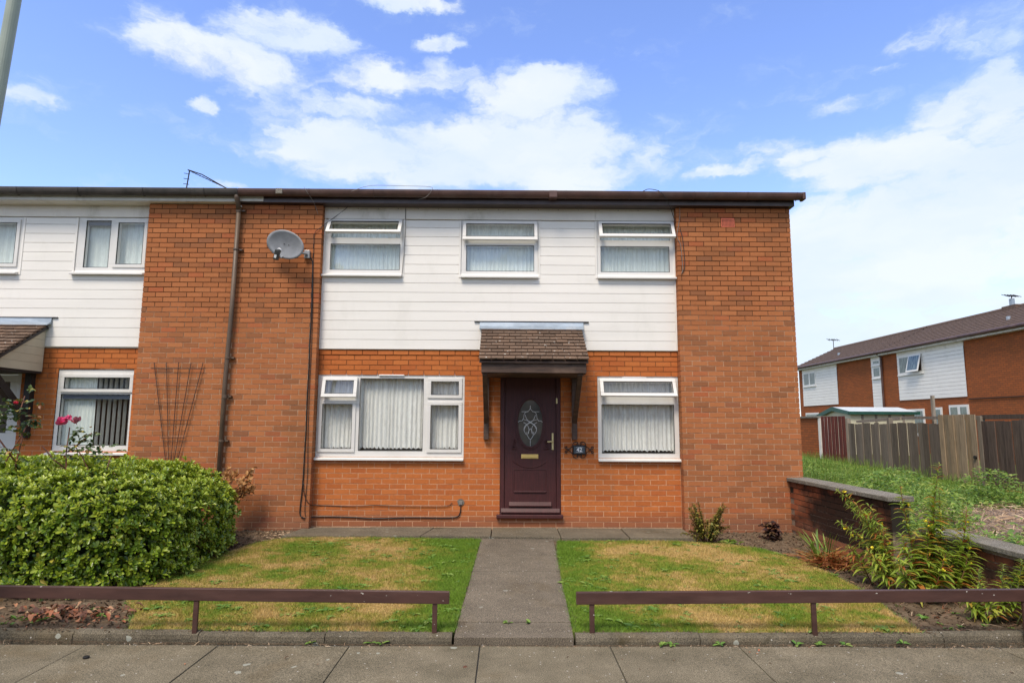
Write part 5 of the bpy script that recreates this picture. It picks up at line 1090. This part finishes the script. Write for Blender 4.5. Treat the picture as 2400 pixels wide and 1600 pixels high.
for j in range(NV + 1):
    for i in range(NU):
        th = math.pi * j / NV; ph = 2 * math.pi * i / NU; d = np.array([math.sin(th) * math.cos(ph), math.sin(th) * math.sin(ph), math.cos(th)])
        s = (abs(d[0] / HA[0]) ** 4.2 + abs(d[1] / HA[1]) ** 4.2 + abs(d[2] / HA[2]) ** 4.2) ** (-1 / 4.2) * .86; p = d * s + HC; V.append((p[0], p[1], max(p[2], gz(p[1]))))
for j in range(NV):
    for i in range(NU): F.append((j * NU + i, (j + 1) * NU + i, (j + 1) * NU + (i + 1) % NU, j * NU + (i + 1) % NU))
core.add(V, F); core.build('dark_core', 'hedge_shade', H, smooth=True)  # solid inner mass; the shade inside the foliage is put into its dark colour
mb = MB()
for k in range(60): x = rng.uniform(-6.5, -3.75); y = rng.uniform(-3.0, -.6); mb.tube([(x, y, gz(y) - .02), (x + rng.uniform(-.06, .06), y + rng.uniform(-.06, .06), gz(y) + .35)], .008, 4)
mb.build('stems', 'stem_brown', H, kind='stuff')
# dead brown sprig at the back corner of the hedge
t = empty('dead_branch', (-3.8, -.35, .0), label='withered orange brown branch at the right back corner of the hedge', cat='branch')
pos, axv = [], []; mb = MB()
for k in range(13):
    b = Vector((-3.95, -.38, .05)); e = Vector((rng.uniform(-3.98, -3.50), rng.uniform(-.5, -.15), rng.uniform(.28, .78))); 
    if k % 3 == 0: e = Vector((rng.uniform(-3.62, -3.50), -.3, rng.uniform(.22, .55)))
    m_ = b.lerp(e, .5) + Vector((.02, 0, .05)); mb.tube([b, m_, e], [.007, .005, .003], 4)
    for _ in range(26):
        f = rng.uniform(.35, 1.05); p = b.lerp(e, f) + Vector((0, 0, .04 * math.sin(f * 3))); pos.append(p); axv.append(((e - b).normalized() + Vector((rng.gauss(0, .6), rng.gauss(0, .6), rng.gauss(-.2, .5)))))
mb.build('stem', 'stem_brown', t); n = len(pos); ll = nr.uniform(.05, .085, n); leaves(t, pos, axv, unit(n), ll, ll * .6, 'dead_leaf', 'oval', parts=200, curl=2.5)

# ------------------------------------------------------------------ roses growing through the hedge
def flower(t, c, r, mat, n=22, flat=.6):
    pos = np.tile(np.array(c), (n, 1)) + nr.normal(size=(n, 3)) * r * .12; a = unit(n); a[:, 2] = np.abs(a[:, 2]) * flat; ll = nr.uniform(.6, 1.0, n) * r
    leaves(t, pos, a, unit(n) + [0, 0, 1], ll, ll * .95, mat, 'oval', parts=n, name='petal', curl=-2.0)
def rose(name_label, stems, leafpts, spread, nl, seed):
    t = empty('rose_bush', stems[0][0], label=name_label, cat='rose', group='roses growing through the hedge'); pos, axv = [], []
    for s in stems:
        mb = MB(); mb.tube(s, [.009 - .005 * i / len(s) for i in range(len(s))], 6); mb.build('stem', 'stem_red', t, smooth=True)
        P_ = [Vector(p) for p in s]
    for c, r_, k in leafpts:
        for _ in range(k):
            b = Vector(c) + Vector((rng.gauss(0, r_), rng.gauss(0, r_ * .6), rng.gauss(0, r_))); d = Vector((rng.gauss(0, 1), rng.gauss(-.4, .6), rng.gauss(-.1, .5))).normalized()
            mb = MB()
            for i in range(5):
                q = b + d * (.022 * (i // 2)) ; sgn = -1 if i % 2 else 1; sd_ = d.cross(Vector((0, 0, 1))) * sgn; pos.append(q); axv.append(d if i == 4 else (sd_ * .9 + d * .5))
    n = len(pos); ll = nr.uniform(.035, .058, n); up = unit(n) * .5 + [0, -.25, 1]; leaves(t, pos, axv, up, ll, ll * .66, 'rose_leaf', 'oval', parts=min(n, 150), curl=1.5); return t
r1 = rose('pink flowered rose standing above the hedge in front of the ground floor window', [[(-4.50, -2.45, .55), (-4.62, -2.45, .80), (-4.66, -2.42, 1.0), (-4.66, -2.4, 1.26)], [(-4.50, -2.45, .55), (-4.40, -2.4, .78), (-4.50, -2.4, .95), (-4.60, -2.4, 1.08)], [(-4.62, -2.4, .80), (-4.80, -2.4, .92), (-4.93, -2.4, 1.06)], [(-4.66, -2.4, 1.0), (-4.50, -2.4, 1.12), (-4.42, -2.4, 1.20)], [(-4.50, -2.45, .55), (-4.35, -2.4, .62), (-4.25, -2.4, .72), (-4.2, -2.4, .95)]],
          [((-4.60, -2.4, 1.20), .035, 7), ((-4.47, -2.4, 1.14), .05, 9), ((-4.56, -2.4, 1.02), .05, 8), ((-4.44, -2.4, 1.04), .04, 5), ((-4.66, -2.4, .93), .05, 7), ((-4.24, -2.4, .94), .06, 7), ((-4.78, -2.42, .85), .05, 4)], 0, 0, 1)
flower(r1, (-4.715, -2.45, 1.30), .075, 'pink_petal', 34, .9); flower(r1, (-4.665, -2.43, 1.345), .05, 'pink_petal', 14, 1.4); flower(r1, (-4.585, -2.43, 1.315), .062, 'faded_petal', 26, .8); flower(r1, (-4.44, -2.4, 1.26), .018, 'dead_leaf', 8)
r2 = rose('tall leggy rose with a single red bud by the neighbour\'s porch', [[(-5.0, -2.6, .5), (-5.04, -2.6, .9), (-5.0, -2.6, 1.15), (-5.07, -2.6, 1.35), (-5.02, -2.6, 1.58)], [(-5.0, -2.6, .6), (-5.15, -2.6, .9), (-5.05, -2.6, 1.1), (-4.93, -2.6, 1.35)], [(-5.04, -2.6, .9), (-5.25, -2.6, 1.15), (-5.3, -2.6, 1.4)]],
          [((-4.98, -2.6, 1.50), .05, 9), ((-5.12, -2.6, 1.42), .06, 12), ((-4.93, -2.6, 1.34), .045, 8), ((-5.22, -2.6, 1.26), .07, 14), ((-5.02, -2.6, 1.20), .05, 6), ((-5.30, -2.6, 1.38), .07, 12), ((-5.0, -2.6, .95), .06, 6), ((-5.2, -2.6, .98), .08, 8)], 0, 0, 2)
flower(r2, (-5.085, -2.62, 1.50), .040, 'red_petal', 14, 2.0)

# ------------------------------------------------------------------ plants on the right
def stems_plant(t, base_pts, lmat, smat, L, Wd, kind='lance', parts=300, dens=34, leaf_from=.12, sr=.007, flowers=None, droop=.35, taper=.7):
    pos, axv, upv, ll = [], [], [], []
    for (b, e, bow) in base_pts:
        b, e = Vector(b), Vector(e); n = 9; pts = []
        for i in range(n + 1):
            f = i / n; pts.append(b.lerp(e, f) + Vector(bow) * 4 * f * (1 - f))
        mb = MB(); mb.tube(pts, [sr * (1 - .6 * i / n) for i in range(n + 1)], 5); mb.build('stem', smat, t, smooth=True)
        length = (e - b).length; k = int(dens * length / .5)
        for i in range(k):
            f = leaf_from + (1 - leaf_from) * (i + rng.random()) / k; j = min(n - 1, int(f * n)); p = pts[j].lerp(pts[j + 1], f * n - j); d = (pts[j + 1] - pts[j]).normalized(); a = i * 2.4 + rng.random() * 2.2
            u = d.orthogonal().normalized(); w = d.cross(u); side = u * math.cos(a) + w * math.sin(a)
            pos.append(p); axv.append(side * 1.0 + d * rng.uniform(.2, 1.1) - Vector((0, 0, droop * rng.uniform(0, 1.6) * (1 - f)))); upv.append(d * .8 + Vector((0, 0, .5))); ll.append(rng.uniform(*L) * rng.uniform(.75, 1.1) * (1 - taper * f ** 1.5))
        if flowers:
            for _ in range(flowers):
                f = rng.uniform(.62, .98); j = min(n - 1, int(f * n)); p = pts[j] + Vector((rng.gauss(0, .03), -.02, rng.gauss(0, .03)))
                if rng.random() < .5: flower(t, p, .026, 'yellow_petal', 5, 1.5)
    ll = np.array(ll); leaves(t, pos, axv, upv, ll, ll * Wd, lmat, kind, parts=parts, curl=3.0)
G3 = 'evening primroses by the garden wall'
t = empty('evening_primrose', (3.95, -3.02, -.29), label='tallest evening primrose with upright leafy stems against the garden wall', cat='plant', group=G3)
stems_plant(t, [((4.08, -3.02, -.29), (4.20, -3.02, .96), (-.05, 0, 0)), ((4.02, -3.0, -.29), (4.13, -3.0, .60), (.0, 0, .0)), ((3.95, -3.05, -.29), (3.80, -3.02, .75), (-.02, 0, 0)), ((4.12, -3.1, -.29), (4.43, -3.02, .55), (.05, 0, .05)), ((3.92, -3.1, -.29), (4.0, -3.1, .45), (0, 0, 0)), ((4.1, -3.15, -.29), (4.33, -3.15, .30), (.06, 0, .0)), ((3.85, -3.15, -.29), (3.72, -3.12, .30), (0, 0, 0)), ((3.9, -3.2, -.29), (4.05, -3.25, .18), (0, 0, 0)), ((4.1, -3.0, -.29), (4.22, -2.95, .70), (.02, 0, 0))], 'primrose_leaf', 'stem_red', (.15, .25), .235, parts=300, dens=62, flowers=3)
t = empty('evening_primrose', (3.75, -2.8, -.28), label='sprawling evening primrose leaning left over the flower bed', cat='plant', group=G3)
stems_plant(t, [((3.78, -2.85, -.28), (3.28, -2.82, .68), (.12, 0, .10)), ((3.76, -2.75, -.28), (3.40, -2.75, .54), (.10, 0, .08)), ((3.80, -2.6, -.27), (3.45, -2.5, .33), (.06, 0, .08)), ((3.74, -2.9, -.28), (3.55, -2.9, .55), (.06, 0, 0)), ((3.70, -3.0, -.28), (3.42, -3.05, .15), (0, 0, .06)), ((3.66, -2.95, -.28), (3.62, -3.0, .35), (0, 0, 0)), ((3.78, -3.1, -.29), (3.60, -3.25, .12), (0, 0, .04)), ((3.72, -2.7, -.28), (3.65, -2.7, .42), (0, 0, 0)), ((3.7, -2.6, -.28), (3.5, -2.55, .1), (0, 0, .05))], 'primrose_leaf', 'stem_red', (.11, .19), .235, parts=300, dens=64, flowers=3)
t = empty('evening_primrose', (4.15, -3.7, -.31), label='small low evening primrose beside the rail at the right edge', cat='plant', group=G3)
stems_plant(t, [((4.2, -3.7, -.31), (4.38, -3.7, .20), (.03, 0, 0)), ((4.15, -3.7, -.31), (4.22, -3.7, .16), (0, 0, 0)), ((4.1, -3.75, -.31), (4.0, -3.7, .02), (0, 0, 0)), ((4.25, -3.75, -.31), (4.62, -3.8, .20), (.03, 0, .10)), ((4.22, -3.6, -.31), (4.5, -3.6, .13), (0, 0, .06)), ((4.1, -3.65, -.31), (3.88, -3.6, -.08), (0, 0, 0)), ((4.05, -3.6, -.31), (4.08, -3.6, .10), (0, 0, 0))], 'primrose_leaf', 'stem_green', (.09, .15), .27, parts=260, dens=85)
# withered crocosmia
t = empty('crocosmia', (3.70, -1.8, -.25), label='withered orange crocosmia clump with arching dead leaves by the sooty wall', cat='plant')
n = 260; a = nr.uniform(0, 2 * np.pi, n); pos = np.stack([3.66 + nr.normal(0, .10, n), -1.85 + nr.normal(0, .13, n), np.full(n, -.24)], 1); ax = np.stack([np.cos(a), np.sin(a) * .7, nr.uniform(.3, 1.3, n)], 1); ll = nr.uniform(.14, .34, n); leaves(t, pos, ax, np.stack([-np.cos(a), -np.sin(a), np.full(n, .3)], 1), ll, .017, 'crocosmia_leaf', 'strap', parts=260, curl=3.2)
n = 26; a = nr.uniform(0, 2 * np.pi, n); pos = np.stack([3.62 + nr.normal(0, .05, n), -1.75 + nr.normal(0, .06, n), np.full(n, -.24)], 1); ax = np.stack([np.cos(a) * .4 - .2, np.sin(a) * .4, nr.uniform(.9, 1.3, n)], 1); ll = nr.uniform(.28, .42, n); leaves(t, pos, ax, np.stack([-np.cos(a), -np.sin(a), np.full(n, .3)], 1), ll, .016, 'weed_leaf', 'strap', parts=26, curl=1.0)
# small shrub by the right pier
t = empty('shrub', (2.62, -.75, -.21), label='small twiggy yellow green shrub at the foot of the right brick pier', cat='shrub')
bp = []
for k in range(40):
    a = rng.uniform(0, 2 * math.pi); r_ = rng.uniform(.08, .36); bp.append(((2.62 + .06 * math.cos(a), -.72 + .06 * math.sin(a), -.21), (2.62 + r_ * math.cos(a), -.72 + r_ * .7 * math.sin(a), rng.uniform(-.05, .30) if r_ < .28 else rng.uniform(-.1, .1)), (0, 0, .04)))
stems_plant(t, bp, 'shrub_leaf', 'stem_brown', (.025, .050), .55, 'oval', parts=280, dens=105, leaf_from=.15, sr=.005, droop=.1, taper=.3)
n = 26; a = nr.uniform(0, 2 * np.pi, n); pos = np.stack([2.86 + nr.normal(0, .08, n), -.80 + nr.normal(0, .05, n), np.full(n, -.19)], 1); leaves(t, pos, np.stack([np.cos(a), np.sin(a), nr.uniform(.1, .7, n)], 1), np.tile([0, 0, 1.], (n, 1)), nr.uniform(.06, .12, n), .04, 'weed_leaf', 'oval', parts=26)
# heucheras: maroon plant in the corner, withered one before the hedge
t = empty('heuchera', (3.60, -.45, -.20), label='dark maroon crinkled heuchera in the soil corner by the right pier', cat='plant')
n = 90; a = nr.uniform(0, 2 * np.pi, n); h_ = nr.uniform(0, .20, n); pos = np.stack([3.58 + nr.normal(0, .05, n), -.45 + nr.normal(0, .05, n), -.19 + h_], 1); leaves(t, pos, np.stack([np.cos(a), np.sin(a), nr.uniform(-.1, .7, n)], 1), unit(n) * .4 + [0, -.3, 1], nr.uniform(.05, .095, n), nr.uniform(.045, .08, n), 'heuchera_leaf', 'oval', parts=90, curl=2.5)
t = empty('heuchera', (-3.75, -3.62, -.31), label='withered red brown heuchera on the soil below the left rail', cat='plant')
n = 150; a = nr.uniform(0, 2 * np.pi, n); pos = np.stack([-3.72 + nr.normal(0, .24, n), -3.62 + nr.normal(0, .09, n), -.30 + nr.uniform(0, .07, n)], 1); leaves(t, pos, np.stack([np.cos(a), np.sin(a), nr.uniform(-.1, .4, n)], 1), unit(n) * .5 + [0, -.2, 1], nr.uniform(.03, .075, n), nr.uniform(.02, .05, n), 'red_dead_leaf', 'oval', parts=150, curl=4.5)
# weeds over the side ground
n = 60000; X = nr.uniform(4.3, 9.15, n); Y = nr.uniform(-4.3, 9.6, n)
dn = np.array([mn.noise(Vector((x * .55, y * .55, 2))) + .5 * mn.noise(Vector((x * 1.6, y * 1.6, 5))) for x, y in zip(X, Y)])
hole = np.exp(-(((X - 6.7) / 1.35) ** 2 + ((Y + 1.3) / 1.35) ** 2) ** 2)
k = ((Y > -2.3) | (X > 4.75)) & ((dn + .55 - 1.3 * hole + .25 * (Y > 1.5)) > nr.rand(n) * .8); X, Y, dn = X[k], Y[k], dn[k]; n = len(X)
Hh = np.clip(.05 + .26 * (dn + .15), .03, .36) * np.clip((9.0 - X) / 1.2, .18, 1) * (1 + .3 * (np.abs(X - 5.4) < .8)) * np.clip(1.15 - .06 * np.maximum(Y, 0), .5, 1.2); Z = np.array([zr(x, y) for x, y in zip(X, Y)]) + Hh * nr.rand(n) ** .7
a = nr.uniform(0, 2 * np.pi, n); ll = nr.uniform(.03, .075, n); w = ll * nr.uniform(.25, .6, n)
leaves(None, np.stack([X, Y, Z], 1), np.stack([np.cos(a), np.sin(a), nr.uniform(-.2, .9, n)], 1), unit(n) * .5 + [0, -.2, 1], ll, w, 'weed_leaf', 'lance', stuff='weeds', curl=1.6)
n = 5000; X = nr.uniform(4.3, 9.1, n); Y = nr.uniform(1.0, 9.6, n); a = nr.uniform(0, 2 * np.pi, n)
leaves(None, np.stack([X, Y, [zr(x, y) + .05 for x, y in zip(X, Y)]], 1), np.stack([np.cos(a) * .3, np.sin(a) * .3, np.full(n, 1.)], 1), unit(n), nr.uniform(.10, .24, n), .006, 'weed_leaf', 'strap', stuff='tall_grass', curl=1.0)
def clump(cx_, cy_, r_, h_, n_, L0, L1):
    q = nr.normal(size=(n_, 3)) * np.array([r_, r_, 0]) * .55; hh = nr.rand(n_) ** .6 * h_ * 1.3 * np.exp(-(q[:, 0] ** 2 + q[:, 1] ** 2) / r_ ** 2 * .6); a_ = nr.uniform(0, 2 * np.pi, n_); l_ = nr.uniform(L0, L1, n_)
    leaves(None, np.stack([cx_ + q[:, 0], cy_ + q[:, 1], zr(cx_, cy_) + hh], 1), np.stack([np.cos(a_), np.sin(a_), nr.uniform(-.3, .7, n_)], 1), unit(n_) * .4 + [0, -.2, 1], l_, l_ * nr.uniform(.28, .5, n_), 'weed_leaf', 'lance', stuff='nettles', curl=1.8)
for c_ in ((5.2, -.3, .42, .46, 900, .04, .09), (5.7, .6, .5, .42, 900, .04, .09), (5.4, -1.3, .35, .36, 600, .04, .08), (6.5, 1.5, .6, .4, 900, .04, .10), (7.6, .9, .5, .45, 700, .04, .1), (6.1, -2.9, .45, .38, 900, .04, .09), (6.9, -2.7, .4, .30, 600, .04, .09), (5.6, -3.3, .3, .25, 500, .04, .08), (7.8, -1.6, .5, .35, 700, .04, .10), (4.7, 2.2, .5, .3, 700, .04, .1), (5.0, -2.0, .25, .28, 350, .04, .08)): clump(*c_)
# bits on the pavement
mb = MB(); mb.tube([(-3.02 + 0, -4.42, -.368), (-3.02, -4.42, -.352)], .022, 14); mb.build('bottle_cap', 'black_cable', label='small black cap lying on the pavement slab at lower left', cat='bottle cap', bevel=.003)
# houses over the road, behind the camera: what the windows look out on
for i in range(7):
    t = empty('terraced_house', (-33 + i * 11, -27, -.4), label='brick house across the road, unseen except as a faint reflection in window glass', cat='house', group='houses across the road'); x = -33 + i * 11
    mb = MB(); mb.box(x - 5.4, x + 5.4, -33, -26, -.5, 4.8); mb.build('wall', 'pier_brick', t); mb = MB(); mb.prism([(-33.3, 4.8), (-29.5, 6.6), (-25.7, 4.8)], 'x', x - 5.5, x + 5.5); mb.build('roof', 'far_tile', t)
    mb = MB(); mb.box(x - 3, x + 3, -26, -25.95, 2.5, 4.6); mb.build('cladding', 'cladding', t)
    for q in (-2.2, 0, 2.2): mb = MB(); mb.box(x + q - .55, x + q + .55, -25.95, -25.9, 3.4, 4.4); mb.build('window', 'far_glass', t)
